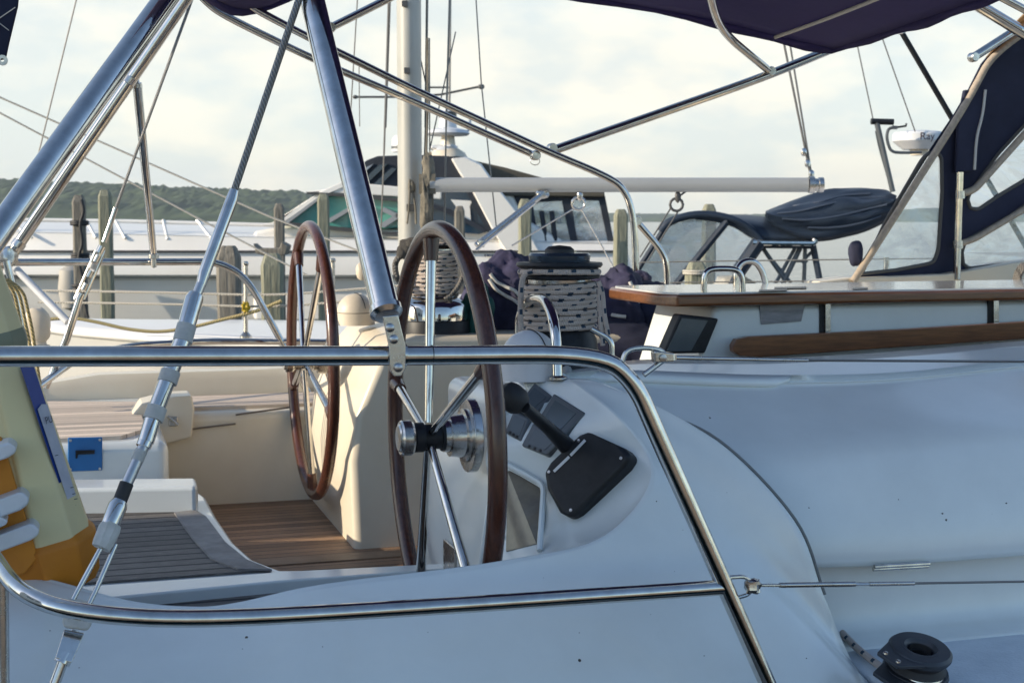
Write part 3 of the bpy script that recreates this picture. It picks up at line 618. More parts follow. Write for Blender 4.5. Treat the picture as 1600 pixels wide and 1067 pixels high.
for x, y in ((836, 243), (862, 232), (1203, 112), (516, 44), (1520, 90), (994, 345), (1408, 48)):
    vq = {516: 1.12, 1520: .9, 1408: 1.9}.get(x, 1.1); p = BP(x, y, vq)
    emit('tube_fitting', MB().lathe(p - A * .02, A, [(0, 0), (.015, 0), (.018, .006), (.018, .03), (.012, .036), (0, .036)], 16), STEEL, bf)
emit('split_ring', MB().tube([BP(836, 252, 1.1) + F * .018 * math.cos(a * .524) + W(0, 0, .014 * math.sin(a * .524)) for a in range(12)], .0016, 0, 6, closed=True), STEEL, bf)
# bimini canvas
us = [(-.55, 3.02), (-.30, 2.84), (-.13, 2.795), (.1, 2.90), (.5, 2.97), (.87, 2.905), (1.4, 2.84), (1.75, 2.78), (1.99, 2.74)]
rows = []
for u, z in us:
    r = []
    for j in range(9):
        t = j / 8; vq = 1.06 - 2.3 * t; r.append(L(u + .02 * math.sin(t * 9), vq, z + .05 * math.sin(math.pi * t)))
    rows.append(r)
dr = dense(rows, 4, 4)
bi = emit('bimini_canvas', MB().grid(dr), BIMF, Yt, smooth=180, solid=.006)
# drop hem along the front and side, with piping
e1 = [r[0] for r in dr]; e2 = dr[-1]
ed = e1 + e2[1:]; n1 = len(e1)
emit('hem', MB().grid([ed, [p + (A * .012 if i < n1 else F * .012) - W(0, 0, .026 + .005 * math.sin(i * 1.3) + .005 * math.sin(i * .5)) for i, p in enumerate(ed)]]), BIMF, bi, smooth=180, solid=.004)
pp = [L(1.86, 1.0 - .2 * i, 0) for i in range(11)]
pr = dr[-5]; emit('piping', MB().tube([p - W(0, 0, .012) for p in pr], .007, 0, 8), WHITEC, bi)
m = MB().prism([BP(x, y, -.2) for x, y in ((-90, -80), (36, -80), (28, 10), (14, 68), (9, 92), (-90, 110))], A * .02); fl = emit('canvas_flap', m, NAVY, Yt, bevel=.004)
emit('stitching', MB().tube([BP(-20, 42, -.202), BP(24, 12, -.202)], .0012, 0, 5).tube([BP(-20, 22, -.202), BP(14, 48, -.202)], .0012, 0, 5), WHITEC, fl)
emit('grommet', MB().lathe(BP(4, 95, -.2), -A, [(.004, 0), (.012, 0), (.012, .01), (.004, .01)], 14), STEEL, fl)

# ---------------------------------------------------------------- centre table
zt2 = 1.905
top = [(.77, -.18), (.80, -.25), (2.32, -.25), (2.32, .25), (.80, .25), (.77, .18)]
tb = bpy.data.objects.new('cockpit_table', None); scene.collection.objects.link(tb); tb.parent = Yt; XF[tb.name] = XF[Yt.name]
emit('table_top', MB().prism([L(u, v_, zt2 + .004) for u, v_ in [(.785, -.17), (.81, -.235), (2.31, -.235), (2.31, .235), (.81, .235), (.785, .17)]], W(0, 0, -.012)), mat('glossy_table_top', (.60, .60, .58), .18, nscale=4, col2=(.54, .54, .52), coat=.5), tb, bevel=.003)
emit('wooden_edge', MB().prism([L(u, v_, zt2) for u, v_ in top], W(0, 0, -.032)), WOODT, tb, bevel=.009, seg=4)
emit('table_body', MB().prism([L(u, -.205, z) for u, z in ((.93, 1.872), (2.25, 1.872), (2.25, 1.12), (1.0, 1.12), (.99, 1.55), (.86, 1.66))], A * .41), GEL, tb, bevel=.02, seg=4)
emit('chart_plotter', MB().prism([BP(x, y, -.232) for x, y in ((1063, 491), (1124, 498), (1102, 552), (1036, 553))], A * .05), BLACKP, tb, bevel=.006)
pl = MB().prism([BP(x, y, -.236) for x, y in ((1066, 497), (1106, 501), (1080, 548), (1042, 549))], A * .004); emit('screen', pl, SCREEN, tb)
lp = [(1146, 540), (1152, 530), (1170, 526), (1400, 515), (1640, 500), (2000, 484), (2000, 510), (1640, 527), (1400, 543), (1190, 558), (1156, 556), (1147, 550)]
emit('folding_leaf', MB().prism([BP(x, y, -.262) for x, y in lp], A * .028), WOODT, tb, bevel=.003, seg=3)
for x, y0, y1 in ((1289, 477, 520), (1552, 464, 505)):
    emit('slot', MB().prism([BP(x - 8, y0, -.209), BP(x + 1, y0, -.209), BP(x + 1, y1, -.209), BP(x - 8, y1, -.209)], A * .004), BLACKP, tb)
    emit('leaf_bracket', MB().prism([BP(x + 1, y0 - 3, -.216), BP(x + 9, y0 - 3, -.216), BP(x + 9, y1, -.216), BP(x + 1, y1, -.216)], A * .012), STEEL, tb, bevel=.002)
emit('inset_tray', MB().prism([BP(1187, 478, -.209), BP(1258, 475, -.209), BP(1252, 502, -.209), BP(1190, 507, -.209)], A * .004), mat('smoky_inset', (.16, .16, .18), .2, nscale=14, col2=(.28, .28, .30), stretch=(1, 1, 6)), tb)
for pts, v_ in (([(1100, 466), (1100, 432), (1108, 420), (1150, 420), (1160, 432), (1160, 466)], -.22),):
    emit('handrail', MB().tube([BP(x, y, v_) for x, y in pts], .0085, .03, 14), CHROME, tb)
emit('handrail', MB().tube([BP(x, y, .22) for x, y in ((1150, 452), (1150, 425), (1160, 408), (1180, 408), (1192, 425), (1197, 448))], .0095, .04, 14), CHROME, tb)
mm = MB()
for x0, y0, x1 in ((1332, 450, 1356), (1186, 453, 1230), (1210, 449, 1260)): mm.prism([BZ(x, y, zt2 + .006) for x, y in ((x0, y0), (x1, y0 - 1), (x1, y0 + 1.5), (x0, y0 + 2.5))], W(0, 0, .001))
emit('top_recess', mm, STRIPE, tb, smooth=0)

# ---------------------------------------------------------------- winches, compasses, guards
def winch(u, v_, z, s, primary, lab):
    o = bpy.data.objects.new('winch', None); scene.collection.objects.link(o); o.parent = Yt; XF[o.name] = XF[Yt.name]; o['label'] = lab
    b = L(u, v_, z); up = W(0, 0, 1)
    if primary:
        emit('base', MB().lathe(b, up, [(0, 0), (.103, 0), (.103, .04), (.093, .055), (.088, .09), (.070, .12)], 48), BLACKP, o)
        emit('drum', MB().lathe(b, up, [(.071, .11), (.076, .15), (.074, .235), (.078, .25), (.076, .255)], 48), STEEL, o)
        emit('self_tailer', MB().lathe(b, up, [(.076, .228), (.095, .232), (.096, .238), (.084, .240), (.084, .253), (.097, .256), (.102, .262), (.100, .268), (.07, .270)], 48), BLACKP, o)
        emit('cap', MB().lathe(b, up, [(.066, .268), (.071, .270), (.073, .284), (.069, .290), (.034, .291)], 48), mat('blued_alloy', (.06, .085, .12), .25, .7), o)
        emit('cap_button', MB().lathe(b, up, [(.036, .289), (.034, .298), (.026, .305), (0, .308)], 32), BLACKR, o)
    else:
        emit('skirt', MB().lathe(b, up, [(0, -.03), (.108, -.03), (.108, .030), (.106, .034), (0, .034)], 48), BLACKP, o)
        emit('base', MB().lathe(b, up, [(.104, .034), (.107, .036), (.107, .078), (.100, .090), (.085, .101), (.070, .106)], 64), CHROME, o)
        emit('drum', MB().lathe(b, up, [(.070, .104), (.058, .125), (.058, .255), (.066, .262)], 48), STEEL, o)
        emit('self_tailer', MB().lathe(b, up, [(.060, .258), (.084, .264), (.085, .272), (.062, .276)], 48), BLACKP, o)
        emit('cap', MB().lathe(b, up, [(.056, .274), (.058, .296), (.052, .303), (.03, .305), (0, .306)], 40), STEEL, o)
    return b
wb2 = winch(.368, -.545, 1.735, .95, True, 'near winch with rope wound tall round its drum')
emit('winch_post', MB().lathe(L(.40, -.545, 1.70), W(0, 0, 1), [(0, 0), (.13, 0), (.13, .03), (.12, .036), (0, .036)], 40), GEL, Yt)
wb1 = winch(.35, .60, 1.758, 1, False, 'far winch on polished base behind the near wheel')
def coil(b, r0, r1, z0, z1, turns, rr, jit=.002, seed=1):
    rnd = random.Random(seed); n = int(turns * 30); pts = []
    for i in range(n):
        t = i / n; a = 2 * math.pi * i / 30; r = r0 + (r1 - r0) * t + jit * math.sin(i * .37 + seed) + rnd.uniform(-.0004, .0004); r += .004 * math.sin(math.pi * t * 3) if seed == 2 else 0
        pts.append(b + W(r * math.cos(a), r * math.sin(a), z0 + (z1 - z0) * t + .0015 * math.sin(a * 1.7)))
    return pts
m = MB(); c = coil(wb2, .085, .084, .108, .222, 9.5, .006, .0013, seed=1); m.tube(c, .0066, 0, 10)
c = coil(wb2, .091, .091, .246, .247, 1.2, .006, .0005, seed=4); m.tube(c, .0075, 0, 10)
V3 = lambda x, y, dz=0: PY(x, y, wb2.y - .085)
m.tube([V3(832, 424), V3(818, 428), V3(814, 450), V3(813, 500), V3(816, 566)], .0068, .03, 10)
m.tube([V3(934, 440), V3(941, 456), V3(943, 490), V3(950, 524)], .0066, .03, 10)
m.tube([V3(936, 452), V3(937, 470), V3(938, 500), V3(942, 540)], .0062, .03, 10)
tag(emit('rope', m, ROPE, None, smooth=180, loc=wb2), 'white rope with blue flecks wound round the winch beside the dome compass', 'rope', 'flecked ropes on the winches')
m = MB(); c = coil(wb1, .068, .074, .112, .252, 11.5, .006, .0008, seed=2); m.tube(c, .0062, 0, 10); 
c = coil(wb1, .078, .078, .268, .270, 1.2, .006, seed=6); m.tube(c, .006, 0, 10)
tag(emit('rope', m, ROPE, None, smooth=180, loc=wb1), 'flecked rope wound round the far winch, seen through the near wheel', 'rope', 'flecked ropes on the winches')
Q = lambda x, y, d=0: PY(x, y, wb1.y - .06 + d)
m = MB(); m.tube([Q(640, 404), Q(626, 398), Q(616, 412), Q(620, 436), Q(634, 452)], .0095, .04, 10); m.blob(Q(634, 386), (.018, .018, .022), 3, .3, n=14); m.blob(Q(643, 380), (.02, .018, .016), 5, .3, n=14); m.blob(Q(628, 394), (.015, .015, .02), 7, .3, n=14)
m.tube([Q(716, 402), Q(724, 418), Q(722, 440), Q(708, 458), Q(690, 472)], .0085, .05, 10)
tag(emit('rope', m, ROPEG, None, smooth=180, loc=wb1 + W(-.08, 0, .25)), 'grey knotted rope tail looping off the far winch', 'rope')
a, b = V3(924, 514), V3(956, 531); emit('winch_handle', MB().tube([a, b, b - W(0, 0, .05)], .0075, .02, 12), CHROME, Yt)
def compass(u, v_, z, s, ml, lab):
    o = bpy.data.objects.new('compass', None); scene.collection.objects.link(o); o.parent = Yt; XF[o.name] = XF[Yt.name]; o['label'] = lab
    b = L(u, v_, z); prof = [(0, 0), (.064 * s, 0), (.064 * s, .040)]; dome = [(.062 * s * math.cos(t * .157), .042 + .062 * s * math.sin(t * .157)) for t in range(11)]
    emit('compass_base', MB().lathe(b, W(0, 0, 1), prof + [(.05 * s, .041)], 40), ml, o); emit('dome', MB().lathe(b, W(0, 0, 1), dome, 40), ml, o)
    emit('seam', MB().tube([b + W(0, 0, .042) + (F * .35 - A * .94).normalized() * .0635 * s * math.sin(t) + W(0, 0, .0635 * s * math.cos(t)) + F * 0 for t in [k * .16 - .1 for k in range(10)]], .0012, 0, 6), BLACKP, o)
    return b
compass(.20, -.84, 1.765, 1, WPLAS, 'white hooded compass inside a steel guard hoop')
compass(.17, .97, 1.755, 1, CREAM, 'cream hooded compass on the far pedestal')
emit('guard_rail', MB().tube([BP(x, y, vq) for x, y, vq in ((812, 530, -.45), (812, 492, -.45), (828, 466, -.62), (852, 466, -.78), (868, 505, -.9), (871, 592, -.92))], .0115, .07, 16), CHROME, Yt)
emit('rail_foot', MB().lathe(BP(871, 592, -.92), W(0, 0, 1), [(0, 0), (.02, 0), (.02, .004), (.012, .008)], 20), STEEL, Yt)
emit('deck_light', MB().blob(BP(608 - 42, 452, .97) + W(0, 0, .06), (.02, .02, .03), 2, .1, n=14), CREAM, Yt)
emit('console_rim', MB().tube([BP(x, y, vq) for x, y, vq in ((886, 575, -.6), (884, 598, -.85), (892, 610, -.93), (904, 608, -.95))], .012, .04, 12), GEL, Yt, smooth=180)

# ---------------------------------------------------------------- throttle and instruments
def plate(pts, off, th): return [onS(x, y, off=off) or BP(x, y, -1.0) for x, y in pts]
o = bpy.data.objects.new('engine_throttle', None); scene.collection.objects.link(o); o.parent = Yt; XF[o.name] = XF[Yt.name]; o['label'] = 'black engine throttle lever on the console'
q = [(850, 738), (858, 722), (878, 700), (902, 677), (916, 672), (976, 700), (986, 712), (976, 728), (902, 800), (888, 808), (874, 800), (856, 765)]
pts = [onS(x, y, off=.038) or BP(x, y, -1.08) for x, y in q]
cc = sum((Vector(p) for p in pts), Vector()) / len(pts)
nn = (pts[2] - pts[8]).cross(pts[5] - pts[0]).normalized(); nn = nn if nn.dot(EYE - cc) > 0 else -nn
pts = [p - nn * (p - cc).dot(nn) for p in pts]
emit('throttle_housing', MB().prism(pts, -nn * .055), BLACKP, o, bevel=.012, seg=5)
for s3, k3_ in ((0, .10), (3, .12), (6, .12), (9, .10)): emit('screw', MB().lathe(pts[s3].lerp(cc, k3_ + .06), nn, [(0, -.001), (.0032, -.001), (.0032, .0012), (0, .0016)], 12), BOLT, o)
def onP(x, y, h=0): d = ray(x, y); t = ((cc + nn * h) - EYE).dot(nn) / d.dot(nn); return EYE + d * t
emit('throttle_marking', MB().prism([onP(864, 735, .001), onP(888, 712, .001), onP(891, 715, .001), onP(867, 738, .001)], nn * .0006).prism([onP(890, 710, .001), onP(913, 686, .001), onP(916, 689, .001), onP(893, 713, .001)], nn * .0006), WPLAS, o)
la, lb_ = onP(886, 697, -.01), onP(801, 622, .07)
emit('lever', MB().tube([la, onP(858, 670, .06), onP(820, 636, .17)], [.0175, .013, .0105], 0, 16), BLACKP, o)
ax = (onP(820, 634, .17) - onP(788, 612, .19)).normalized()
emit('lever_knob', MB().lathe(onP(782, 609, .19), ax, [(0, 0), (.016, .002), (.025, .010), (.028, .024), (.026, .042), (.018, .054), (.010, .058)], 28), BLACKR, o)
o2 = bpy.data.objects.new('instrument_cluster', None); scene.collection.objects.link(o2); o2.parent = Yt; XF[o2.name] = XF[Yt.name]
for q in ([(836, 600), (864, 614), (832, 652), (802, 634)], [(866, 615), (913, 642), (878, 686), (836, 656)], [(800, 638), (830, 655), (812, 688), (790, 676)], [(834, 660), (874, 690), (856, 712), (812, 694)]):
    pts = [onS(x, y, off=.012) or BP(x, y, -.95) for x, y in q]; c2 = sum(pts, Vector()) / 4; n2 = (pts[2] - pts[0]).cross(pts[3] - pts[1]).normalized(); n2 = n2 if n2.dot(EYE - c2) > 0 else -n2
    pts = [p - n2 * (p - c2).dot(n2) for p in pts]
    emit('instrument_display', MB().prism(pts, -n2 * .03), GREYP, o2, bevel=.005, seg=3)
    q4 = [c2 + (p - c2) * .66 + n2 * .0008 for p in pts]; emit('display_screen', MB().prism(q4, -n2 * .001), SCREEN, o2, smooth=0)
    for k_ in range(3): emit('button', MB().lathe(pts[3].lerp(pts[2], .25 + .25 * k_).lerp(c2, .17), n2, [(0, -.001), (.003, -.001), (.003, .0015), (0, .002)], 10), BLACKR, o2)

# ---------------------------------------------------------------- lifelines
def life(nm, lab): x = bpy.data.objects.new(nm, None); scene.collection.objects.link(x); x.parent = Yt; XF[x.name] = XF[Yt.name]; x['label'] = lab; return x
lf = life('lifeline', 'upper lifeline at rail height')
emit('eye_loop', MB().tube([BP(x, y, -1.55) for x, y in ((972, 566), (978, 548), (998, 543), (1030, 545), (1042, 556))], .0042, .02, 10).tube([BP(1006, 586, -1.55), BP(1038, 562, -1.55)], .0045, 0, 10), STEEL, lf)
emit('shackle', MB().prism([BP(x, y, -1.562) for x, y in ((1022, 548), (1056, 552), (1058, 566), (1024, 568))], A * .02), STEEL, lf, bevel=.005)
emit('pin', MB().lathe(BP(1036, 559, -1.563), -A, [(0, 0), (.006, 0), (.006, .003), (0, .004)], 14), BOLT, lf)
emit('swage', MB().tube([BP(1056, 559, -1.55), BP(1094, 560, -1.55), BP(1094.5, 560, -1.55), BP(1200, 562, -1.55), BP(1262, 563, -1.55)], [.0042, .0042, .0036, .0034, .003], 0, 12), STEEL, lf)
emit('wire', MB().tube([BP(1258, 563, -1.55), BP(1262, 563, -1.55).lerp(BP(1800, 566, -1.57), 3)], .0022, 0, 8), WIRET, lf)
lf = life('lifeline', 'lower lifeline with turnbuckle')
emit('eye_loop', MB().tube([BP(x, y, -1.55) for x, y in ((1138, 902), (1165, 900), (1176, 912), (1172, 928), (1150, 934))], .0036, .012, 10), STEEL, lf)
emit('shackle', MB().blob(BP(1176, 915, -1.55), (.013, .011, .011), 4, .3, n=14, e=.6), STEEL, lf)
emit('turnbuckle', MB().tube([BP(1184, 914, -1.55), BP(1220, 914, -1.55)], .0028, 0, 10).tube([BP(1218, 914, -1.55), BP(1336, 912, -1.55)], .0046, 0, 12).tube([BP(1334, 912, -1.55), BP(1360, 912, -1.55)], .0028, 0, 8).tube([BP(1358, 912, -1.55), BP(1428, 911, -1.55)], .0038, 0, 12), STEEL, lf)
emit('wire', MB().tube([BP(1424, 911, -1.55), BP(1424, 911, -1.55).lerp(BP(1800, 905, -1.57), 3)], .0022, 0, 8), WIRET, lf)
lf = life('lifeline', 'far side lifelines')
for y, dy in ((407, 3), (440, 2)): emit('wire', MB().tube([BP(1000, y + dy, 1.75), BP(1200, y, 1.78), BP(1460, y - 3, 1.8)], .0028, 0, 8), ROPEW, lf)
emit('stanchion', MB().tube([BP(1385, 402, 1.80), BP(1385, 560, 1.80)], .0127, 0, 12), CHROME, lf)

# ---------------------------------------------------------------- dodger
dg = life('sprayhood', 'navy sprayhood with clear windows')
VD = 1.0
outl = [(1332, 436), (1368, 376), (1440, 260), (1492, 178), (1512, 144), (1534, 100), (1552, 78), (1600, 40), (1760, -60), (1900, 200), (1900, 392), (1600, 414), (1480, 428)]
w1 = [(1346, 428), (1382, 350), (1440, 250), (1450, 240), (1464, 238), (1471, 246), (1472, 300), (1466, 390), (1460, 408), (1452, 412), (1400, 422)]
w2 = [(1512, 312), (1516, 300), (1560, 240), (1610, 186), (1800, 40), (1800, 160), (1620, 270), (1560, 306), (1528, 328), (1516, 325)]
w3 = [(1503, 395), (1508, 376), (1530, 364), (1580, 336), (1640, 292), (1800, 230), (1800, 392), (1640, 404), (1560, 414), (1514, 420), (1505, 412)]
def bul(x, y): return BP(x, y, VD + .05 * math.sin((x - 1330) / 250))
emit('canvas_panel', MB().holed([[bul(*p) for p in outl]] + [[bul(*p) for p in w_] for w_ in (w1, w2, w3)], A * .008), NAVY, dg, smooth=0)
for w_ in (w1, w2, w3):
    emit('clear_window', MB().prism([bul(*p) + A * .003 for p in w_], A * .001), CLEAR, dg, smooth=0)
    emit('window_binding', MB().tube(fillet([bul(*p) for p in w_], .02) + [bul(*w_[0])], .0075, 0, 8), mat('grey_binding', (.10, .095, .09), .7) if w_ is w1 else bpy.data.materials['grey_binding'], dg, smooth=180)
rl = [bul(x, y) for x, y in ((1540, 90), (1556, 74), (1575, 58), (1600, 40), (1760, -60))]
emit('canvas_roof', MB().grid(dense([rl, [p - A * .30 + W(0, 0, .16) for p in rl], [p - A * 1.0 + W(0, 0, .30) for p in rl]], 4, 4)), TANC, dg, smooth=180, solid=.005)
emit('zip_flap', MB().prism([bul(x, y) - A * .03 for x, y in ((1500, 142), (1532, 140), (1520, 268), (1486, 270), (1490, 200))], A * .018), NAVY, dg, bevel=.006)
emit('zip_piping', MB().tube([bul(x, y) - A * .035 for x, y in ((1531, 142), (1527, 180), (1517, 215), (1514, 266))], .0055, .05, 8), WHITEC, dg)
dt = lambda nm, pts, r, fil=.05, m_=WEB, off=-.03: emit(nm, MB().tube([bul(x, y) + A * off for x, y in pts], r, fil, 14), m_, dg)
dt('frame_tube', [(1326, 440), (1366, 378), (1440, 262), (1492, 180), (1518, 134), (1540, 92), (1600, 46), (1700, 0)], .0135, .1)
dt('frame_tube', [(1489, 270), (1487, 330), (1484, 436)], .0145, 0, CHROME, -.045)
dt('frame_tube', [(1490, 304), (1512, 298), (1620, 178), (1720, 80)], .0135, .03, WEB, -.04)
dt('frame_tube', [(1486, 382), (1512, 374), (1640, 298), (1760, 230)], .012, .03, WEB, -.04)
for x, y in ((1489, 305), (1486, 382)): emit('frame_clamp', MB().tube([bul(x, y - 6) - A * .045, bul(x, y + 6) - A * .045], .019, 0, 16), STEEL, dg)
emit('base_moulding', MB().prism([BP(x, y, .98) for x, y in ((1280, 440), (1330, 434), (1480, 428), (1600, 408), (1900, 380), (1900, 470), (1280, 470))], A * .12), GELC, dg, bevel=.01)
emit('winch_cover', MB().blob(BP(1337, 396, 1.0), (.026, .03, .046), 3, .1, n=20), NAVY, Yt)
m = MB()
for k in range(7):
    c_ = BP(1604 + 2 * k, 452 - k, .3); a_ = .045 + .006 * (k % 3)
    m.tube([c_ + F * a_ * .7 * math.cos(t * .35) + W(0, 0, .07 * math.sin(t * .35)) + A * .01 * k for t in range(18)], .0055, 0, 8, closed=True)
tag(emit('rope', m, ROPEG, None, smooth=180, loc=BP(1604, 452, .3)), 'coiled dark rope hanging by the sprayhood at the right edge', 'rope')

# ---------------------------------------------------------------- block on deck
bc = BZ(1436, 1062, 1.262)
bl = life('turning_block', 'black turning block on the side deck')
ax = (W(0, 0, 1) - A * .28 + F * .02).normalized(); c_ = bc + W(0, 0, .052); _l = MB.lathe
MB.lathe = lambda s, base, axis, prof, n=40: _l(s, c_ + (Vector(base) - c_) * .84, axis, [(r * .84, h * .84) for r, h in prof], n)
emit('cheek', MB().lathe(c_, ax, [(.027, -.004), (.066, -.006), (.069, 0), (.069, .007), (.063, .013), (.036, .014), (.031, .010), (.027, .004), (.027, -.004)], 56), BLOCKP, bl)
emit('sheave', MB().lathe(c_ - ax * .035, ax, [(.02, 0), (.064, .0), (.055, .015), (.064, .029), (.02, .029)], 48), BLACKR, bl)
emit('cheek', MB().lathe(c_ - ax * .055, ax, [(.0, 0), (.069, 0), (.072, .008), (.069, .016), (0, .016)], 48), BLOCKP, bl)
emit('hub_ring', MB().lathe(c_, ax, [(.024, -.03), (.029, .004), (.036, .0145), (.041, .0145), (.042, .012)], 40), BLOCKP, bl)
emit('bearing', MB().lathe(c_, ax, [(.0235, .008), (.0235, -.04), (0, -.04)], 40), BLACKR, bl)
t1 = (-F - A * .3); t1 = (t1 - ax * t1.dot(ax)).normalized(); t2 = ax.cross(t1).normalized()
k3 = lambda a, b, c: c_ + (t1 * a + t2 * b + ax * c) * (1.0)
emit('arm', MB().prism([k3(.025, -.049, 0), k3(.025, .049, 0), k3(.086, .026, 0), k3(.086, -.026, 0)], ax * .0084).prism([k3(.025, -.049, -.042), k3(.025, .049, -.042), k3(.086, .026, -.042), k3(.086, -.026, -.042)], ax * .0084), BLOCKP, bl, bevel=.003)
for a, b in ((.090, -.018), (.090, .018)): emit('rivet', MB().lathe(k3(a, b, .010), ax, [(0, 0), (.006, 0), (.005, .003), (0, .0035)], 14), STEEL, bl)
emit('pad', MB().lathe(bc - W(0, 0, .012), W(0, 0, 1), [(0, 0), (.055, 0), (.05, .02), (0, .02)], 32), STEEL, bl)
MB.lathe = _l
rp = [onS(1288, 958, off=.004) or BZ(1288, 958, 1.27), BZ(1304, 985, 1.262), BZ(1330, 1008, 1.262), BZ(1356, 1034, 1.264), BZ(1384, 1052, 1.28)]
rp = cr_pts([BZ(x, y, 1.264) for x, y in ((1294, 952), (1306, 976), (1330, 1003), (1356, 1026), (1392, 1052))], 6)
tag(emit('rope', MB().tube(rp, .0072, 0, 12), ROPE, None, smooth=180, loc=rp[0]), 'flecked rope lying on the side deck and leading into the black block', 'rope')
# ================================================================ rescue sling case at the stern
VC = -.95
rc = root('rescue_case', BP(60, 860, VC), 'faded beige rescue case with orange base and blue label, inside the near stern rail', 'rescue case')
ax0, ax1 = BP(-52, 380, VC), BP(72, 842, VC); dx = (ax1 - ax0).normalized(); sx = dx.cross(A).normalized(); sx = sx if sx.x > 0 else -sx
def cs(h, w, d, c=.3):       # octagonal section
    p = ax0.lerp(ax1, h); return [p + sx * a * w - A * b * d for a, b in ((1, -.5), (1, .35), (.62, 1), (-.15, 1.08), (-.25, .98), (-1, .8), (-1, -.8), (.6, -1))]
hw = (BP(128, 830, VC) - BP(60, 850, VC)).length
emit('case_body', MB().loft([cs(h, hw * s, .075 * s) for h, s in ((-.25, .4), (-.1, .44), (0, .5), (.12, .58), (.27, .67), (.30, .68))]), CASE, rc, bevel=.006, smooth=30)
emit('case_collar', MB().loft([cs(h, hw * s, .075 * s) for h, s in ((.30, .70), (.315, .73), (.345, .73), (.36, .70))]), mat('case_collar', (.20, .21, .14), .5), rc, bevel=.002, smooth=30)
emit('case_body', MB().loft([cs(h, hw * s, .075 * s) for h, s in ((.36, .69), (.6, .80), (.85, .93), (1.0, 1.0))]), CASE, rc, bevel=.006, smooth=30)
emit('orange_base', MB().loft([cs(h, hw * s, .072 * s) for h, s in ((.985, 1.0), (1.01, 1.12), (1.13, 1.0), (1.16, .85))]), ORANGE, rc, bevel=.006, smooth=30)
def fac(px, py, off):        # a point on the case's front right facet
    p = ax0.lerp(ax1, .7); s = .855; a = p + sx * hw * s * .62 - A * .075 * s; b = p + sx * hw * s - A * .075 * s * .35; n = (b - a).cross(dx).normalized(); n = n if n.dot(EYE - p) > 0 else -n
    d = ray(px, py); return EYE + d * (((a - EYE).dot(n)) / d.dot(n)) + n * off
emit('blue_label', MB().prism([fac(x, y, .004) for x, y in ((28, 572), (50, 572), (124, 802), (109, 814))], -A * .001), LABB, rc, smooth=0)
emit('white_label', MB().prism([fac(x, y, .0065) for x, y in ((54, 640), (60, 632), (69, 632), (121, 796), (112, 806), (107, 800))], -A * .001), LABW, rc, smooth=0)
fc = bpy.data.curves.new('text', 'FONT'); fc.body = 'PU'; fc.size = 1; fo = bpy.data.objects.new('t', fc); scene.collection.objects.link(fo)
def text_mesh(body, org, xd, yd, size, dep):
    fc.body = body; bpy.context.view_layer.update(); me = bpy.data.meshes.new_from_object(fo.evaluated_get(bpy.context.evaluated_depsgraph_get()))
    zd = xd.cross(yd).normalized(); mb = MB(); mb.add([org + xd * v.co.x * size + yd * v.co.y * size + zd * dep for v in me.vertices], [tuple(p.vertices) for p in me.polygons]); return mb
o_ = fac(65, 664, .009); xd = (fac(79, 659, .009) - o_).normalized(); yd = (fac(61, 650, .009) - o_).normalized()
emit('lettering', text_mesh('PU', o_, xd, yd, .019, 0.0008), INK, rc, smooth=0)
ink = MB()
for (x, y) in ((80, 712), (104, 762), (107, 772), (110, 780), (112, 790)): ink.prism([fac(x + a, y + b, .008) for a, b in ((0, 0), (5, -1), (5.4, 0), (.4, 1.2))], -A * .0004)
emit('lettering', ink, INK, rc, smooth=0)
bx = root('step_bracket', BP(0, 850, -1.05), 'white moulded steps with orange panels at the left edge beside the rescue case', 'steps')
for (x0, y0, x1, y1, h) in ((-80, 742, 26, 706, 22), (-80, 836, 46, 786, 26), (-80, 890, 62, 834, 24), (-80, 850, 12, 818, 16)):
    v = -1.08; P = [BP(x0, y0 - h, v), BP(x1 - 12, y1 - h * .7, v), BP(x1, y1 - h * .3, v), BP(x1 - 2, y1 + h * .1, v), BP(x1 - 14, y1 + h * .45, v), BP(x0, y0 + 2, v)]
    emit('step', MB().prism(P, A * .09 if y1 != 818 else A * .06), WPLAS, bx, bevel=.006, seg=4)
emit('orange_panel', MB().prism([BP(x, y, -1.03) for x, y in ((-80, 690), (2, 684), (60, 872), (38, 898), (-80, 915))], A * .07), ORANGE, bx, bevel=.005)
# cream oval and yellow line at the far stern corner
m = MB().blob(BP(58, 510, 1.25), (.042, .03, .062), 2, .08, n=24, e=.75); m.lathe(BP(60, 560, 1.25), W(0, 0, 1), [(0, 0), (.04, 0), (.045, .02), (.03, .04), (.02, .09), (.02, .11)], 20); m.blob(BP(66, 548, 1.22), (.03, .03, .022), 4, .2, n=16)
tag(emit('horn_speaker', m, CREAM, None, smooth=60, loc=BP(60, 560, 1.25)), 'cream rounded plastic head on a stalk beside the far stern rail', 'fitting')
m = MB()
for k in range(4):
    o_ = k * 5; m.tube([BP(x + o_ * .5, y, .9 + .03 * k) for x, y in ((4, 436), (14 + o_, 455), (20 + o_, 480), (26 + o_ * 1.2, 520), (38 + o_ * .6, 548), (40 + o_, 600))], .0055, .05, 8)
tag(emit('rope', m, ROPEY, None, smooth=180, loc=BP(30, 560, .9)), 'yellowish rope hanks hanging behind the beige case', 'rope')
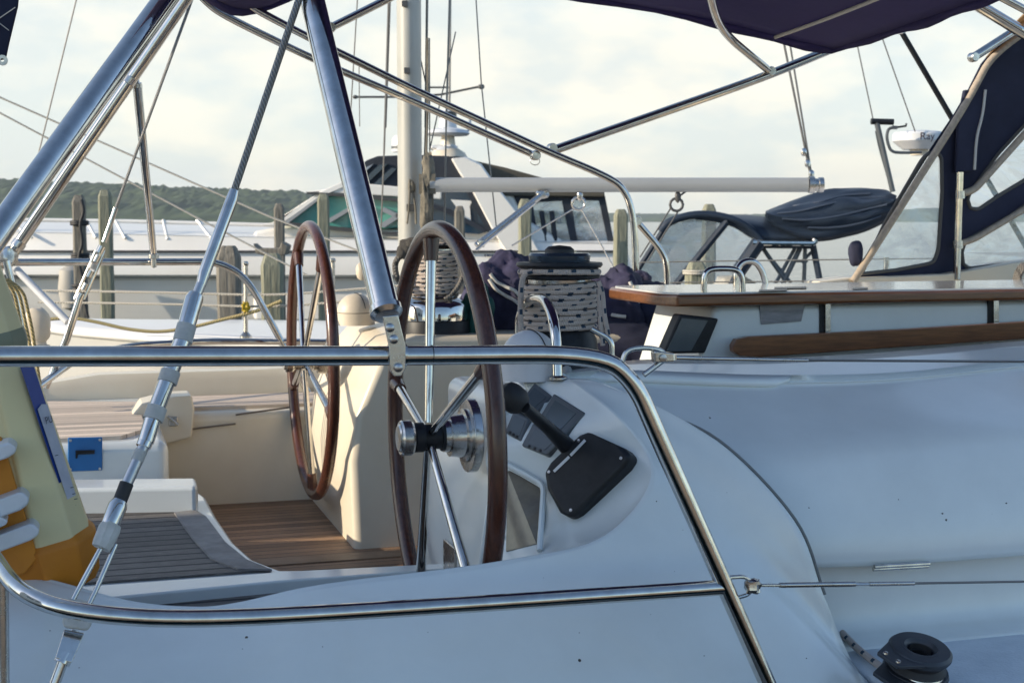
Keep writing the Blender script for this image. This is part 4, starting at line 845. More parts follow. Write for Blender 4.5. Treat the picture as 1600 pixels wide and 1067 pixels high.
# ================================================================ canvas bundles behind the winches
def bundle(c, rad, seed, m_, label, pip=None, amp=.22):
    mb = MB().blob(c, rad, seed, amp, 2.4, n=72, e=.85)
    for i_, p in enumerate(mb.v):
        d_ = (p - c); q_ = Vector((d_.x / rad[0], d_.y / rad[1], d_.z / rad[2])); f_ = abs(noise.noise(Vector((q_.x * 1.8 + q_.z * 1.4, q_.y * 1.5, q_.z * 3.2 - q_.x)) + Vector((seed * 3.7, 0, 0))))
        mb.v[i_] = c + d_ * (1.04 - .22 * max(0, .20 - f_))
    o = root('canvas_bundle', c - W(0, 0, rad[2]), label, 'canvas', 'navy canvas bundles behind the winches')
    emit('canvas', mb, m_, o, smooth=180)
    if pip:
        tr = bvh(mb)
        for line in pip:
            pts = []
            for x, y in line:
                d = ray(x, y).normalized(); h = tr.ray_cast(EYE, d)
                if h[0] is not None: pts.append(h[0] - d * .004)
            if len(pts) > 2: emit('piping', MB().tube(cr_pts(pts, 4), .006, 0, 8), WHITEC, o, smooth=180)
    return o
bundle(PY(792, 478, 4.75), (.13, .17, .155), 1, PURP, 'bundled purple-navy canvas with double white piping between the two winches', [[(766, 428), (775, 440), (790, 448), (805, 455), (818, 470)], [(764, 436), (775, 452), (790, 462), (805, 470), (815, 480)]])
bundle(PY(960, 486, 4.7), (.10, .16, .125), 3, PURP, 'rounded purple-navy canvas bundle just right of the rope-wound winch', [[(956, 492), (968, 494), (978, 495)], [(984, 440), (988, 450), (989, 462)]])
bundle(PY(1018, 520, 4.75), (.155, .18, .155), 6, NAVY, 'dark navy canvas bundle with curved piping, left of the chart plotter', [[(992, 494), (991, 482), (1000, 470), (1014, 462), (1032, 461), (1045, 462)]], amp=.12)
bundle(PY(920, 560, 4.6), (.30, .20, .13), 8, NAVY, 'lowest and widest dark navy canvas bundle under the other bundles', None, .16)
bundle(PY(1000, 441, 4.9), (.035, .05, .035), 9, PURP, 'smallest purple canvas roll at the foot of the bent bimini tube', None, .2)
m = MB().blob(PY(748, 492, 4.5), (.05, .08, .085), 4, .3, 2.5, n=40)
tag(emit('winch_cover', m, TEAL, None, smooth=180, loc=PY(748, 520, 4.5)), 'crumpled teal canvas cover beside the far winch base', 'cover')
# ================================================================ sailboat berthed beyond
YB = 8.0
sb = root('sailboat', (1.2, YB, 0), 'white sailboat moored beyond the cockpit, its mast and boom above the winches', 'sailboat')
hb = [(-2.75, .02, 1.50), (-2.3, .34, 1.49), (-1.6, .72, 1.48), (-.6, 1.05, 1.46), (.8, 1.3, 1.44), (2.6, 1.35, 1.43), (4.6, 1.2, 1.42), (6.0, 1.0, 1.42)]
rg = []
for x, b, z in hb: rg.append([W(x, YB + b, z), W(x + .1, YB + b * .86, z * .5), W(x + .3, YB + b * .6, 0), W(x + .3, YB - b * .6, 0), W(x + .1, YB - b * .86, z * .5), W(x, YB - b, z)])
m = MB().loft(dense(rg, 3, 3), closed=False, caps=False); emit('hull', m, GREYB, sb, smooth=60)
m = MB().grid(dense([[W(x, YB - b - .015, z + .01), W(x, YB, z + .06), W(x, YB + b, z)] for x, b, z in hb], 3, 3)); emit('deck', m, WBOAT, sb, smooth=60, solid=.03)
emit('cabin', MB().prism([W(x, YB - .62, z) for x, z in ((-.95, 1.45), (-.80, 1.58), (-.3, 1.66), (2.4, 1.64), (2.5, 1.45))], W(0, 1.24, 0)), WBOAT, sb, bevel=.05)
mast = emit('mast', MB().loft([[PY(642, 540, YB) * 1 + W(.068 * math.cos(a * .3927), .095 * math.sin(a * .3927), dz) for a in range(16)] for dz in (-.15, 2, 5, 9)]), MAST, sb, smooth=60)
mt = PY(642, 540, YB).x
bz = PY(900, 290, YB).z
bm = MB().loft([[W(x, YB - .12 + .035 * math.cos(a * .3927), bz + .040 * math.sin(a * .3927)) for a in range(16)] for x in (mt + .12, PY(1255, 290, YB).x)])
boom = emit('boom', bm, BOOM, sb, smooth=60)
bx_ = PY(1262, 290, YB).x
emit('boom_end', MB().lathe(W(bx_ - .02, YB - .12, bz), W(1, 0, 0), [(0, 0), (.045, 0), (.047, .03), (.036, .035), (.036, .05), (.042, .055), (.042, .08), (0, .085)], 20), STEEL, boom)
emit('gooseneck', MB().box(W, mt + .06, mt + .15, YB - .15, YB - .08, bz - .05, bz + .06).blob(W(mt + .11, YB - .12, bz + .09), (.03, .04, .08), 2, .4, n=14), RUST, sb, bevel=.006)
m = MB().blob(PY(666, 350, YB - .15), (.025, .03, .20), 5, .5, 5, n=24); m.blob(PY(643, 292, YB - .12), (.018, .02, .035), 6, .4, n=14); m.blob(PY(668, 290, YB - .12), (.025, .03, .12), 7, .5, 5, n=20)
for i, (x0, y0, x1, y1) in enumerate(((640, 280, 636, 350), (645, 300, 650, 350), (668, 60, 665, 280), (676, 270, 672, 400), (664, 300, 660, 360))): m.tube([PY(x0, y0, YB - .13), PY((x0 + x1) / 2 + 2, (y0 + y1) / 2, YB - .15), PY(x1, y1, YB - .13)], .006, .1, 6)
emit('halyard_tangle', m, RUST, sb, smooth=180)
emit('mast_cleat', MB().box(W, mt - .01, mt + .03, YB - .13, YB - .09, PY(650, 325, YB).z - .02, PY(650, 325, YB).z + .02).box(W, mt - .03, mt + .0, YB - .12, YB - .09, PY(650, 15, YB).z, PY(650, 15, YB).z + .03).box(W, mt - .02, mt + .01, YB - .12, YB - .09, PY(645, 118, YB).z, PY(645, 118, YB).z + .03), STRIPE, sb)
wr_ = [((562, -60), (548, 175), .004), ((609, -60), (600, 240), .006), ((600, 240), (593, 420), .005), ((612, -60), (603, 200), .004), ((668, -60), (665, 200), .008), ((665, 200), (660, 360), .006), ((704, -60), (697, 200), .006), ((697, 200), (694, 400), .005),
       ((740, -60), (752, 130), .004), ((752, 130), (776, 360), .004), ((671, 60), (672, 420), .004), ((641, 15), (665, 130), .004), ((712, 50), (672, 232), .004), ((561, 105), (562, 198), .003)]
for (x0, y0), (x1, y1), r_ in wr_: emit('shroud', MB().tube([PY(x0, y0, YB + .1), PY(x1, y1, YB + .1)], r_, 0, 6), WIRET, sb)
for (x0, y0), (x1, y1), yy in (((134, -60), (50, 282), 0), ((-60, 126), (420, 338), 0), ((420, 338), (560, 392), 0), ((-60, 145), (330, 352), 0), ((330, 352), (480, 430), 0)):
    emit('stay', MB().tube([PY(x0, y0, YB), PY(x1, y1, YB)], .0058 if y0 > 0 else .0045, 0, 6), ROPEW if y0 > 0 else WIRET, sb)
for (x0, y0), (x1, y1), r_ in (((1199, -60), (1266, 272), .0065), ((1213, -60), (1270, 285), .0055)): emit('topping_lift', MB().tube([PY(x0, y0, YB), PY(x1, y1, YB)], r_, 0, 6), WIRET, sb)
m = MB()
for x, y in ((1256, 238), (1262, 256), (1268, 272)): m.blob(PY(x, y, YB - .02), (.016, .012, .022), x, .2, n=12)
emit('tackle_block', m, STEEL, sb)
def tackle(x, y, top, legs):
    m = MB(); m.tube([PY(x + 10 * math.cos(t * .52), y + 10 * math.sin(t * .52), YB - .12) for t in range(12)], .008, 0, 8, closed=True); m.blob(PY(x + 2, y - 12, YB - .12), (.016, .014, .03), 2, .3, n=12)
    for a, b in legs: m.tube([PY(x + a[0], y + a[1], YB - .12), PY(b[0], b[1], YB - .12)], .0045, 0, 6)
    m.tube([PY(x, y - 10, YB - .12), PY(*top, YB - .12)], .006, 0, 6); return m
emit('mainsheet', tackle(1057, 320, (1076, 296), [((-8, 4), (1000, 402)), ((4, 8), (1012, 408))]), STRIPE, sb, smooth=180)
emit('mainsheet', tackle(904, 318, (908, 296), [((-4, 6), (800, 384)), ((4, 8), (960, 420))]), STEEL, sb, smooth=180)
emit('boom_vang', MB().tube([PY(744, 384, YB - .3), PY(850, 302, YB - .15)], .0175, 0, 14).tube([PY(744, 391, YB - .34), PY(836, 317, YB - .2)], .008, 0, 8).blob(PY(848, 304, YB - .15), (.035, .022, .022), 3, .3, n=14).blob(PY(752, 380, YB - .3), (.022, .02, .022), 5, .3, n=12), STEEL, sb)
# guard wires, stanchions
for y, yb in ((456, 466), (474, 484)):
    emit('guard_wire', MB().tube([PY(60, y - 2, YB - .7), PY(250, y + 1, YB - .9), PY(430, y + 6, YB - 1.0), PY(700, y - 16, YB - 1.1)], .006, .2, 6), ROPEW, sb)
for x, y0, y1 in ((384, 415, 528), (520, 410, 500)):
    emit('stanchion', MB().tube([PY(x, y0, YB - 1.0), PY(x, y1, YB - 1.0)], .011, 0, 10).blob(PY(x, y0 - 3, YB - 1.0), (.015, .015, .012), 1, .1, n=12).lathe(PY(x, y1, YB - 1.0), W(0, 0, 1), [(0, -.01), (.03, -.01), (.03, .01), (.012, .03)], 14), STEEL, sb)
emit('spotlight', MB().blob(PY(560, 470, YB - .9), (.04, .04, .035), 3, .2, n=14), CREAM, sb)
m = MB().tube(cr_pts([PY(x, y, YB - 1.02) for x, y in ((64, 500), (110, 497), (150, 503), (200, 514), (250, 518), (300, 511), (345, 500), (400, 486), (440, 470))], 5), .0085, 0, 8)
tag(emit('rope', m, ROPEY, None, smooth=180, loc=PY(250, 518, YB - 1.02)), 'pale yellow dock line sagging along the deck edge of the moored sailboat', 'rope')
m = MB().blob(PY(384, 480, YB - 1.02), (.017, .015, .02), 3, .8, 4, n=16); tag(emit('flower_tie', m, mat('yellow_tie', (.45, .32, .02), .7), None, loc=PY(384, 480, YB - 1.02)), 'small bright yellow tie on the stanchion of the moored sailboat', 'tie')
# ================================================================ motor cruiser
YC = 20.0
mc = root('motor_cruiser', (-3.0, YC + 1.6, 0), 'large white motor cruiser with teal windshield and black canvas, moored behind the pilings', 'motor boat')
def cprism(pts, y0, y1, shrink=0): 
    P = [PY(x, y, y0) for x, y in pts]; return MB().prism(P, W(0, y1 - y0, 0))
hx = [(-12.5, .05, 2.05), (-11.5, .9, 2.03), (-9.5, 1.5, 1.98), (-7, 1.85, 1.94), (-4, 2.0, 1.88), (0, 2.0, 1.80), (1.6, 1.95, 1.78)]
rg = []; yc = YC + 2.05
for x, b, z in hx: rg.append([W(x, yc + b, z), W(x + .3, yc + b * .8, .6), W(x + .6, yc + b * .6, -.1), W(x + .6, yc - b * .6, -.1), W(x + .3, yc - b * .80, .45), W(x + .2, yc - b * .88, 1.0), W(x + .15, yc - b * .93, 1.26), W(x, yc - b - .02, 1.34), W(x, yc - b - .02, 1.64), W(x, yc - b, 1.68), W(x, yc - b + .04, z)])
rg2 = [cr_pts(c, 3) for c in zip(*rg)]; rg2 = [list(r) for r in zip(*rg2)]
m = MB().loft(rg2, closed=False, caps=False); m.add(rg2[-1], [tuple(range(len(rg2[-1])))]); emit('hull', m, WBOAT, mc, smooth=30)
for z0, z1, o_ in ((1.655, 1.685, .05), (1.29, 1.33, .035)):
    rr = [[W(x, yc - b * (1 if z0 > 1.4 else .95) - o_, z) for x, b, _ in hx for z in (zz,)] for zz in (z0, z1)]
    rr = [cr_pts(r, 3) for r in rr]; emit('rub_rail', MB().grid(rr), STRIPE if z0 > 1.4 else mat('grey_stripe', (.22, .21, .20), .4), mc, solid=.03, soff=0)
m = MB().grid(dense([[W(x, yc - b + .03, z), W(x, yc - b * .6, z + .10), W(x, yc, z + .17), W(x, yc + b, z)] for x, b, z in hx], 3, 3)); emit('foredeck', m, WBOAT, mc, smooth=60)
emit('anchor_pocket', cprism([(15, 425), (38, 428), (46, 434), (20, 436), (0, 434)], YC + .2, YC + .4), STRIPE, mc)
emit('cabin_side', cprism([(395, 362), (445, 352), (560, 356), (700, 360), (760, 290), (800, 300), (818, 340), (880, 376), (905, 500), (395, 500)], YC + .25, YC + 3.8), WBOAT, mc, bevel=.06)
emit('windshield', cprism([(438, 350), (492, 308), (540, 304), (668, 308), (668, 352), (600, 358), (500, 357)], YC + .15, YC + 3.7), GLASST, mc, bevel=.02)
emit('windshield_frame', cprism([(405, 352), (425, 348), (500, 300), (548, 278), (556, 276), (560, 284), (505, 306), (445, 346), (425, 354)], YC + .08, YC + .2), WBOAT, mc, bevel=.01)
for pts in ([(478, 300), (548, 303), (666, 313), (672, 320), (546, 308), (480, 304)], [(438, 346), (506, 352), (600, 362), (668, 364), (668, 370), (596, 367), (438, 352)], [(508, 345), (560, 315), (566, 318), (516, 348)], [(590, 352), (654, 314), (662, 316), (600, 356)], [(600, 324), (654, 350), (650, 356), (596, 330)], [(440, 350), (500, 306), (504, 308), (446, 352)]):
    emit('window_frame', cprism(pts, YC + .05, YC + .16), STRIPE if pts[0][0] in (478, 438) else mat('frame_grey', (.3, .31, .32), .4), mc)
emit('front_visor', cprism([(480, 300), (560, 286), (690, 298), (690, 312), (560, 304)], YC + .1, YC + 3.4), WBOAT, mc, bevel=.02)
emit('hardtop_canvas', cprism([(544, 276), (552, 266), (574, 250), (590, 244), (650, 242), (700, 244), (725, 250), (745, 300), (700, 302), (560, 296)], YC + .2, YC + 3.6), BLACKC, mc, bevel=.08, seg=4)
for k, pts in enumerate(([(572, 262), (584, 256), (560, 278), (548, 284)], [(592, 258), (606, 256), (572, 288), (560, 289)], [(612, 262), (620, 264), (592, 292), (580, 291)])): emit('canvas_window', cprism(pts, YC + .14, YC + .2), GLASSD if k else mat('sheen_panel', (.3, .34, .4), .2), mc)
emit('radar_arch', cprism([(704, 248), (728, 245), (752, 256), (776, 290), (812, 335), (846, 396), (850, 480), (800, 480), (795, 400), (772, 365), (738, 300), (718, 272)], YC + .0, YC + .24), WBOAT, mc, bevel=.03)
emit('side_window', cprism([(672, 300), (735, 300), (768, 360), (748, 366), (672, 360)], YC + .12, YC + .25), GLASSD, mc)
emit('side_frame', cprism([(728, 300), (742, 300), (772, 350), (764, 366)], YC + .06, YC + .12), BLACKC, mc)
emit('window_frame', cprism([(672, 318), (700, 326), (760, 358), (758, 364), (698, 334), (672, 324)], YC + .06, YC + .12), BLACKC, mc)
emit('inner_panel', cprism([(704, 312), (738, 314), (734, 322), (736, 348), (716, 348), (712, 322)], YC + .09, YC + .12), WBOAT, mc)
emit('cockpit_roof', cprism([(736, 250), (790, 262), (870, 284), (945, 302), (945, 308), (780, 306), (756, 276)], YC + .2, YC + 3.4), mat('brown_black_canvas', (.09, .08, .06), .8, nscale=2, col2=(.06, .055, .045)), mc, bevel=.02)
wfr = [[(780, 300), (944, 300), (952, 340), (966, 412), (960, 420), (846, 420), (830, 382), (806, 345)], [(833, 322), (842, 316), (878, 314), (896, 400), (898, 412), (862, 414), (842, 380)], [(892, 312), (936, 314), (956, 406), (954, 412), (908, 412)]]
emit('enclosure_canvas', MB().holed([[PY(x, y, YC + .3) for x, y in l] for l in wfr], W(0, .04, 0)), BLACKC, mc, smooth=0)
for l in wfr[1:]: emit('enclosure_window', cprism(l, YC + .32, YC + .325), CLEAR2, mc, smooth=0)
for a, b in (((846, 330), (858, 410)), ((862, 330), (872, 412))): emit('enclosure_seam', MB().tube([PY(*a, YC + .28), PY(*b, YC + .28)], .035, 0, 8), BLACKC, mc)
emit('cockpit_side', cprism([(800, 404), (985, 412), (990, 520), (800, 520)], YC + .5, YC + 3.6), WBOAT, mc, bevel=.04)
m = MB(); rr = random.Random(3); x = 757
while x < 812: w_ = rr.uniform(1.5, 4); m.prism([PY(a, b, YC - .01) for a, b in ((x, 397.5), (x + w_, 397.5), (x + w_, 400.5 + rr.uniform(0, 1)), (x, 400.5))], W(0, .01, 0)); x += w_ + rr.uniform(1, 3)
emit('hull_lettering', m, INK, mc, smooth=0)
p = PY(700, 244, YC + 2)
emit('radar_pedestal', MB().lathe(p, W(0, 0, 1), [(.30, -.02), (.26, .05), (.12, .14), (.10, .30), (.13, .32)], 24), CREAM, mc)
emit('radar_scanner', MB().lathe(p + W(0, 0, .30), W(0, 0, 1), [(0, 0), (.30, .01), (.34, .04), (.30, .09), (.14, .13), (.13, .22), (.12, .36), (.08, .40), (0, .41)], 28).tube([p + W(.1, 0, .35), p + W(.3, 0, .36), p + W(.34, 0, .44), p + W(.34, 0, .55)], .02, .06, 8), WPLAS, mc)
emit('radar_band', MB().lathe(p + W(0, 0, .58), W(0, 0, 1), [(.136, 0), (.136, .09)], 24), STRIPE, mc)
emit('radar_mount', MB().blob(PY(694, 234, YC + 2), (.2, .2, .07), 3, .3, n=18), WPLAS, mc)
p = PY(629, 238, YC + 2); emit('antenna_dome', MB().lathe(p, W(0, 0, 1), [(0, 0), (.16, 0), (.17, .05), (.16, .2), (.12, .25), (0, .26)], 24), WPLAS, mc); emit('dome_band', MB().lathe(p + W(0, 0, .05), W(0, 0, 1), [(.175, 0), (.175, .04)], 24), GREYP, mc)
m = MB().tube([PY(x, y, YC + .3) for x, y in ((-300, 340), (0, 343), (200, 346), (430, 352))], .028, 0, 8)
for x0, x1 in ((15, 50), (135, 150), (180, 196), (255, 262), (308, 330)): m.tube([PY(x0, 344, YC + .3), PY(x1, 372 + (x1 % 5), YC + .1)], .022, 0, 8)
emit('bow_rail', m, WBOAT, mc, smooth=60)
m = MB().lathe(PY(112, 440, YC - .15), W(0, 0, 1), [(0, -.42), (.14, -.36), (.19, -.1), (.16, .16), (.05, .24), (0, .25)], 20); tag(emit('fender', m, mat('grey_fender', (.38, .36, .32), .6), None, loc=PY(108, 452, YC - .2)), 'grey fender hanging by the cruiser hull at the left piling', 'fender')
# ================================================================ distant mast between
dsb = root('distant_sailboat', (PY(700, 300, 45).x, 45, 0), 'distant sailboat of which mostly the spreaders and shrouds show above the cruiser', 'sailboat')
emit('hull', MB().loft([[W(PY(700, 300, 45).x + x, 45 + a * b, z) for a, z in ((-1, 1.2), (-.7, .2), (0, -.3), (.7, .2), (1, 1.2))] for x, b in ((-5, .05), (-3, 1.1), (0, 1.6), (3, 1.5), (5, 1.2))], caps=True), WBOAT, dsb)
m = MB().tube([PY(701, 340, 45), PY(704, -60, 45)], .035, 0, 8); emit('mast', m, WIRET, dsb)
emit('spreader', MB().tube([PY(553, 152, 45), PY(640, 152, 45), PY(690, 148, 45), PY(753, 135, 45)], .035, 0, 6).tube([PY(668, 137, 45), PY(701, 137, 45)], .03, 0, 6).blob(PY(752, 136, 45), (.1, .1, .08), 1, .1, n=10).blob(PY(555, 152, 45), (.08, .08, .06), 1, .1, n=10), STRIPE, dsb)
# ================================================================ canopy boat on the right
YR = 12.0
rb = root('runabout', (3.2, YR + .8, 0), 'small boat under dark blue canopy and curved windshield, moored right of the boom', 'motor boat')
RP = lambda x, y, d=0: PY(x, y, YR + d)
def band(pts, w_, d0, d1, n=10):
    P = cr_pts([RP(x, y, d0) for x, y in pts], 5); m = MB(); m.tube(P, w_, 0, 8); return m
hl = [(1.2, .1, .95), (1.6, .7, .95), (2.4, 1.0, .93), (3.6, 1.1, .92), (5.4, 1.05, .92)]
m = MB().loft([[W(x, YR + .8 + a * b, z * c) for a, c in ((1, 1), (.8, .4), (.5, -.1), (-.5, -.1), (-.8, .4), (-1, 1))] for x, b, z in hl], caps=True); emit('hull', m, WBOAT, rb)
for d in (0, 1.5):
    emit('canopy_edge', band([(1032, 362), (1048, 346), (1085, 336), (1125, 338), (1160, 350), (1186, 372), (1190, 384)], .034, d, d), BLUEC, rb, smooth=60)
    emit('windshield_post', MB().tube([RP(1042, 350, d), RP(985, 440, d)], .022, 0, 8).tube([RP(1136, 346, d), RP(1042, 462, d)], .030, 0, 8).tube([RP(1186, 378, d), RP(1150, 430, d)], .062, 0, 8).tube([RP(1152, 428, d), RP(1130, 470, d)], .03, 0, 8), BLUEC, rb)
g1 = [(1046, 352), (1085, 342), (1130, 346), (1044, 458), (988, 440)]; emit('windshield', MB().prism([RP(x, y, .02) for x, y in g1], W(0, .01, 0)), CLEAR2, rb, smooth=0)
emit('side_window', MB().prism([RP(x, y, .02) for x, y in ((1140, 350), (1168, 360), (1182, 378), (1130, 466), (1052, 462))], W(0, .01, 0)), CLEAR, rb, smooth=0)
rr = []
for x, yt, yb in ((1088, 335, 340), (1120, 336, 344), (1150, 337, 354), (1180, 340, 372), (1215, 344, 374), (1250, 348, 373), (1270, 356, 372), (1276, 366, 369)):
    rr.append([RP(x, yb, 0), RP(x, (yb + yt * 2) / 3, .08), RP(x, yt, .5), RP(x, yt, 1.1), RP(x, yb, 1.5)])
emit('canopy', MB().grid(dense(rr, 3, 4)), BLUEC, rb, smooth=180, solid=.02)
emit('canopy_tube', MB().tube([RP(1176, 379, -.03), RP(1272, 380, -.03), RP(1274, 374, -.03)], .026, .02, 10), CHROME, rb)
emit('canopy_valance', MB().prism([RP(x, y, .0) for x, y in ((1178, 382), (1272, 383), (1272, 389), (1176, 388))], W(0, .05, 0)), BLACKC, rb)
for a, b, r_ in (((1270, 382), (1282, 444), .028), ((1192, 388), (1228, 440), .018), ((1242, 388), (1210, 446), .016), ((1250, 388), (1222, 446), .022), ((1258, 388), (1256, 446), .018), ((1270, 392), (1252, 410), .014), ((1240, 408), (1262, 408), .012), ((1208, 408), (1236, 442), .014)):
    emit('frame_leg', MB().tube([RP(*a, .1), RP(*b, .1)], r_, 0, 8), BLUEC if r_ > .025 else GREYP, rb)
rr = []
for x, yt, yb in ((1196, 330, 345), (1225, 322, 362), (1258, 311, 374), (1290, 302, 374), (1320, 299, 368), (1350, 298, 360), (1380, 300, 346), (1392, 303, 338), (1400, 308, 326)):
    rr.append([RP(x, yb, -.02), RP(x, yb * .62 + yt * .38 - 2 * (x % 3), -.06), RP(x, yb * .25 + yt * .75 + 2 * (x % 4), -.02), RP(x, yt, .3), RP(x, yt + 2, .8), RP(x, yb, 1.5)])
dcv = dense(rr, 5, 6)
for i_, r_ in enumerate(dcv):
    for j_ in range(3, len(r_) - 8): r_[j_] = r_[j_] + W(0, -.022, .014) * (math.sin(j_ * 1.15 + i_ * .10) + .5 * math.sin(j_ * 2.3 - i_ * .22)) * min(1, i_ / 8)
emit('boat_cover', MB().grid(dcv), BLUEC, rb, smooth=180, solid=.02)
m = MB()
ct = bvh(MB().grid(dcv))
for l_ in (((1214, 334), (1250, 330), (1300, 318), (1350, 310), (1384, 308)), ((1222, 342), (1262, 344), (1310, 338), (1360, 326), (1386, 320)), ((1240, 322), (1280, 316), (1320, 306), (1360, 303)), ((1262, 356), (1300, 356), (1340, 350), (1376, 338))):
    q_ = []
    for x, y in l_:
        d = ray(x, y).normalized(); h = ct.ray_cast(EYE, d)
        if h[0] is not None: q_.append(h[0] - d * .002)
    if len(q_) > 2: m.tube(cr_pts(q_, 5), .011, 0, 6)
emit('crease_sheen', m, mat('crease_sheen', (.04, .055, .085), .6), rb, smooth=180)  # lighter tubes stand in for the sheen along the cover's creases
emit('antenna_pole', MB().tube([RP(1370, 192), RP(1395, 300)], .023, 0, 10).tube([RP(1368, 205, .0), RP(1373, 230), RP(1392, 296)], .006, .1, 6), GREYP, rb)
emit('pole_head', MB().tube([RP(1361, 190), RP(1396, 191)], .026, 0, 12).tube([RP(1394, 198), RP(1404, 199), RP(1416, 197), RP(1416, 193)], .009, 0, 6), BLACKP, rb)
emit('radar_bracket', MB().tube([RP(1402, 200), RP(1388, 200), RP(1385, 216), RP(1392, 238), RP(1412, 239), RP(1440, 238)], .013, .05, 8), GREYP, rb)
c_ = RP(1436, 232, .35)
rd = emit('radar_dome', MB().lathe(c_, W(0, 0, 1), [(0, -.01), (.14, -.01), (.19, .03), (.225, .06), (.225, .115), (.21, .135), (.1, .15), (0, .155)], 48), WPLAS, rb)
emit('radar_foot', MB().lathe(c_ - W(0, 0, .06), W(0, 0, 1), [(0, 0), (.07, 0), (.08, .05), (0, .05)], 20), CREAM, rb)
# lettering wraps the dome
tm = text_mesh('Ray', Vector(), W(1, 0, 0), W(0, 0, 1), 1, 0)
mb = MB(); s_ = .088
for i_, vq in enumerate(tm.v):
    a_ = (vq.x * s_ - .060) / .227; mb.v.append(c_ + W(.2275 * math.sin(a_), -.2275 * math.cos(a_), .062 + vq.z * s_))
mb.f = tm.f; emit('lettering', mb, mat('radar_lettering', (.05, .02, .03), .5), rd, smooth=0)
for x0, y0, x1, y1 in ((1333, 40, 1364, 186), (1368, 30, 1430, 206)): emit('antenna_wire', MB().tube([RP(x0, y0, .1), RP(x1, y1, .1)], .0055, 0, 6), WIRET, rb)
emit('boat_seat', MB().blob(RP(1148, 452, .6), (.18, .3, .12), 2, .3, n=16), CREAM, rb)
# ================================================================ pilings
def piling(x, ytop, wpx, Y, m_, label, rot=.1, ycap=None, lean=0):
    hw_ = wpx / 2222 * Y / 2 * .93; t = PY(x, ytop, Y); zt_ = t.z; loc = W(t.x, Y, -1)
    c = [(1, .72), (.72, 1), (-.72, 1), (-1, .72), (-1, -.72), (-.72, -1), (.72, -1), (1, -.72)]
    def ring(z, s): return [W(t.x + (a * math.cos(rot) - b * math.sin(rot)) * hw_ * s + lean * (z - zt_), Y + (a * math.sin(rot) + b * math.cos(rot)) * hw_ * s, z) for a, b in c]
    zs = [-1, 0, .8] + [.8 + (zt_ - .12 * hw_ / .1 - .8) * k / 5 for k in range(1, 6)]
    mb = MB().loft([ring(z, 1 + .03 * math.sin(i * 2.3 + x)) for i, z in enumerate(zs)] + [ring(zt_ - .1 * hw_ / .1, .98), ring(zt_ - .02, .72), ring(zt_, .55)])
    o = root('piling', loc, label, 'piling', 'wooden dock pilings'); emit('post', mb, m_, o, smooth=20)
    return o, hw_, t
o, h_, t = piling(123, 305, 20, 17.5, PILE, 'leftmost grey piling, with a black rope knotted round it')
m = MB().tube([PY(x, y, 17.5 - .12) for x, y in ((127, 312), (132, 330), (124, 350), (130, 380), (122, 400), (126, 425), (133, 440), (120, 452), (132, 470), (138, 500))], .02, .1, 8)
for y in (347, 350, 398, 402, 446, 452): m.tube([W(t.x + 1.3 * h_ * math.cos(a * .52), 17.5 + 1.3 * h_ * math.sin(a * .52), PY(123, y, 17.5).z) for a in range(12)], .022, 0, 8, closed=True)
tag(emit('rope', m, BLACKR, None, smooth=180, loc=W(t.x, 17.5, PY(0, 400, 17.5).z)), 'black rope knotted down the leftmost piling', 'rope')
piling(164, 297, 21, 18.2, PILEG, 'tall greenish piling right beside the roped grey one')
piling(357, 384, 37, 10.5, PILE, 'short thick dark piling with a knot hole, right of the far stern rail corner', .02)
piling(425, 396, 36, 11.0, PILEG, 'thick piling directly behind the far steering wheel')
piling(436, 318, 17, 18.0, PILE, 'slim grey piling above the far steering wheel, left of its rim')
piling(505, 303, 20, 18.4, PILEG, 'greenish piling between the far wheel and the big arch tube')
piling(718, 322, 17, 18.2, PILE, 'slim piling over the near wheel rim, under the boom')
piling(820, 311, 21, 17.0, PILEG, 'pale piling in front of the cruiser, above the self-tailing winch')
piling(970, 327, 22, 17.5, PILEG, 'green-grey piling left of the bent bimini tube')
piling(1108, 319, 21, 17.5, PILEG, 'pointed piling standing behind the canopy boat windshield')
o, h_, t = piling(1088, 409, 34, 10.5, PILEG, 'low broad yellowish piling just behind the table handrail')
piling(894, 392, 24, 12.0, PILEG, 'low rounded piling behind the winch cap')
m = MB()
for y, dz in ((427, 0), (425.5, .01)): m.tube([W(t.x + 1.25 * h_ * math.cos(a * .52), 10.5 + 1.25 * h_ * math.sin(a * .52), PY(1088, y, 10.5).z + dz) for a in range(12)], .009, 0, 8, closed=True)
tag(emit('rope', m, ROPEW, None, smooth=180, loc=W(t.x, 10.5, PY(0, 427, 10.5).z)), 'white line looped round the low yellowish piling', 'rope')
m = MB().box(W, -1, 1, -.06, .06, 0, .1)
c_ = PY(412, 390, 12); mb = MB().prism([PY(x, y, 12) for x, y in ((395, 380), (404, 388), (436, 388), (440, 378), (450, 384), (446, 398), (420, 402), (400, 396))], W(0, .2, 0))
tag(emit('dock_cleat', mb, PILE, None, bevel=.01, loc=c_), 'weathered wooden cleat block by the mooring line left of the far wheel', 'cleat')
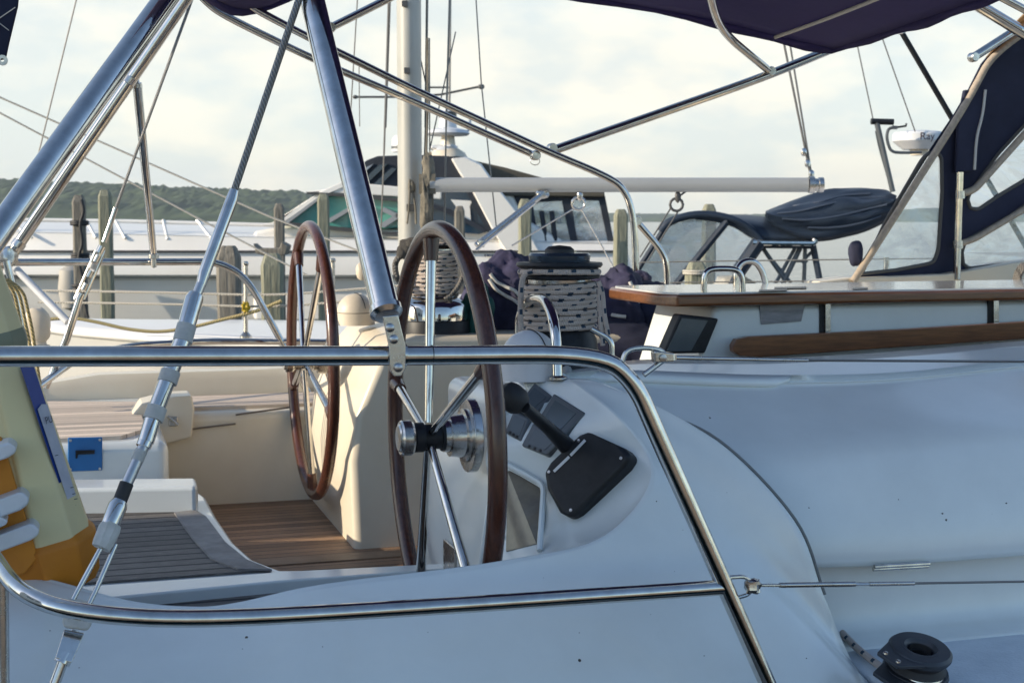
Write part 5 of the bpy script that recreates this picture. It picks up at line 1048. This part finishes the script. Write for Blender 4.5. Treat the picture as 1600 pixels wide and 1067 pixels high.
# far boats at anchor
for k, (x, y, Yd, lab) in enumerate(((70, 356, 140, 'leftmost tiny white boat at anchor below the wooded hill'), (100, 353, 190, 'tiny white boat at anchor, just left of the roped piling'), (240, 353, 200, 'tiny white boat at anchor behind the leaning strut'))):
    X = (x - 800) / 2222 * Yd; b = root('distant_boat', (X, Yd, 0), lab, 'boat', 'tiny boats at anchor'); 
    emit('hull', MB().loft([[W(X + xx, Yd + a * bb, z) for a, z in ((-1, .8), (-.6, 0), (.6, 0), (1, .8))] for xx, bb in ((-2.5, .1), (-1, .8), (2.4, .8))]), WBOAT, b)
    emit('cabin', MB().box(W, X - .8, X + 1.2, Yd - .5, Yd + .5, .8, 1.5), WBOAT, b, bevel=.1)
bpy.data.objects.remove(fo)
hz = bpy.data.materials.new('lake_haze'); hz.use_nodes = True; hn, hk = hz.node_tree.nodes, hz.node_tree.links; hn.remove(hn['Principled BSDF'])
pv = hn.new('ShaderNodeVolumePrincipled'); pv.inputs['Color'].default_value = (.80, .88, .95, 1); pv.inputs['Density'].default_value = .00015; pv.inputs['Anisotropy'].default_value = .2
hk.new(pv.outputs[0], hn['Material Output'].inputs['Volume'])
tag(emit('haze', MB().box(W, -3650, 3650, -1550, 3450, -2, 110), hz, smooth=0), kind='stuff')

# unseen boat added left of the frame; wheelhouse sized to shade the stern
nb = root('shade_boat', (-6.2, -.6, 0), 'unseen white boat added left of the yacht to shade its stern, also reflected', 'motor boat')
m = MB().loft(dense([[W(-6.2 - b_, y, z), W(-6.2 - b_ * .8, y, .1), W(-6.2 + b_ * .8, y, .1), W(-6.2 + b_, y, z)] for y, b_, z in ((-7, 1.3, 1.5), (-4, 1.6, 1.45), (-1, 1.6, 1.5), (2, 1.2, 1.7), (4.0, .1, 1.95))], 2, 3), closed=False, caps=False); emit('hull', m, WBOAT, nb, smooth=60)
emit('deck', MB().grid([[W(-6.2 - b_, y, z - .1), W(-6.2 + b_, y, z - .1)] for y, b_, z in ((-7, 1.3, 1.5), (-4, 1.6, 1.45), (-1, 1.6, 1.5), (2, 1.2, 1.7), (3.9, .1, 1.95))]), WBOAT, nb)
emit('wheelhouse', MB().prism([W(-7.3, y, z) for y, z in ((-1.8, 1.4), (2.1, 1.5), (2.0, 3.2), (1.9, 4.4), (-1.8, 4.4))], W(2.2, 0, 0)), WBOAT, nb, bevel=.08)
for y0, y1 in ((-1.5, -.4), (-.1, 1.0)): emit('window', MB().box(W, -5.098, -5.08, y0, y1, 2.5, 3.2), GLASSD, nb, bevel=.004)
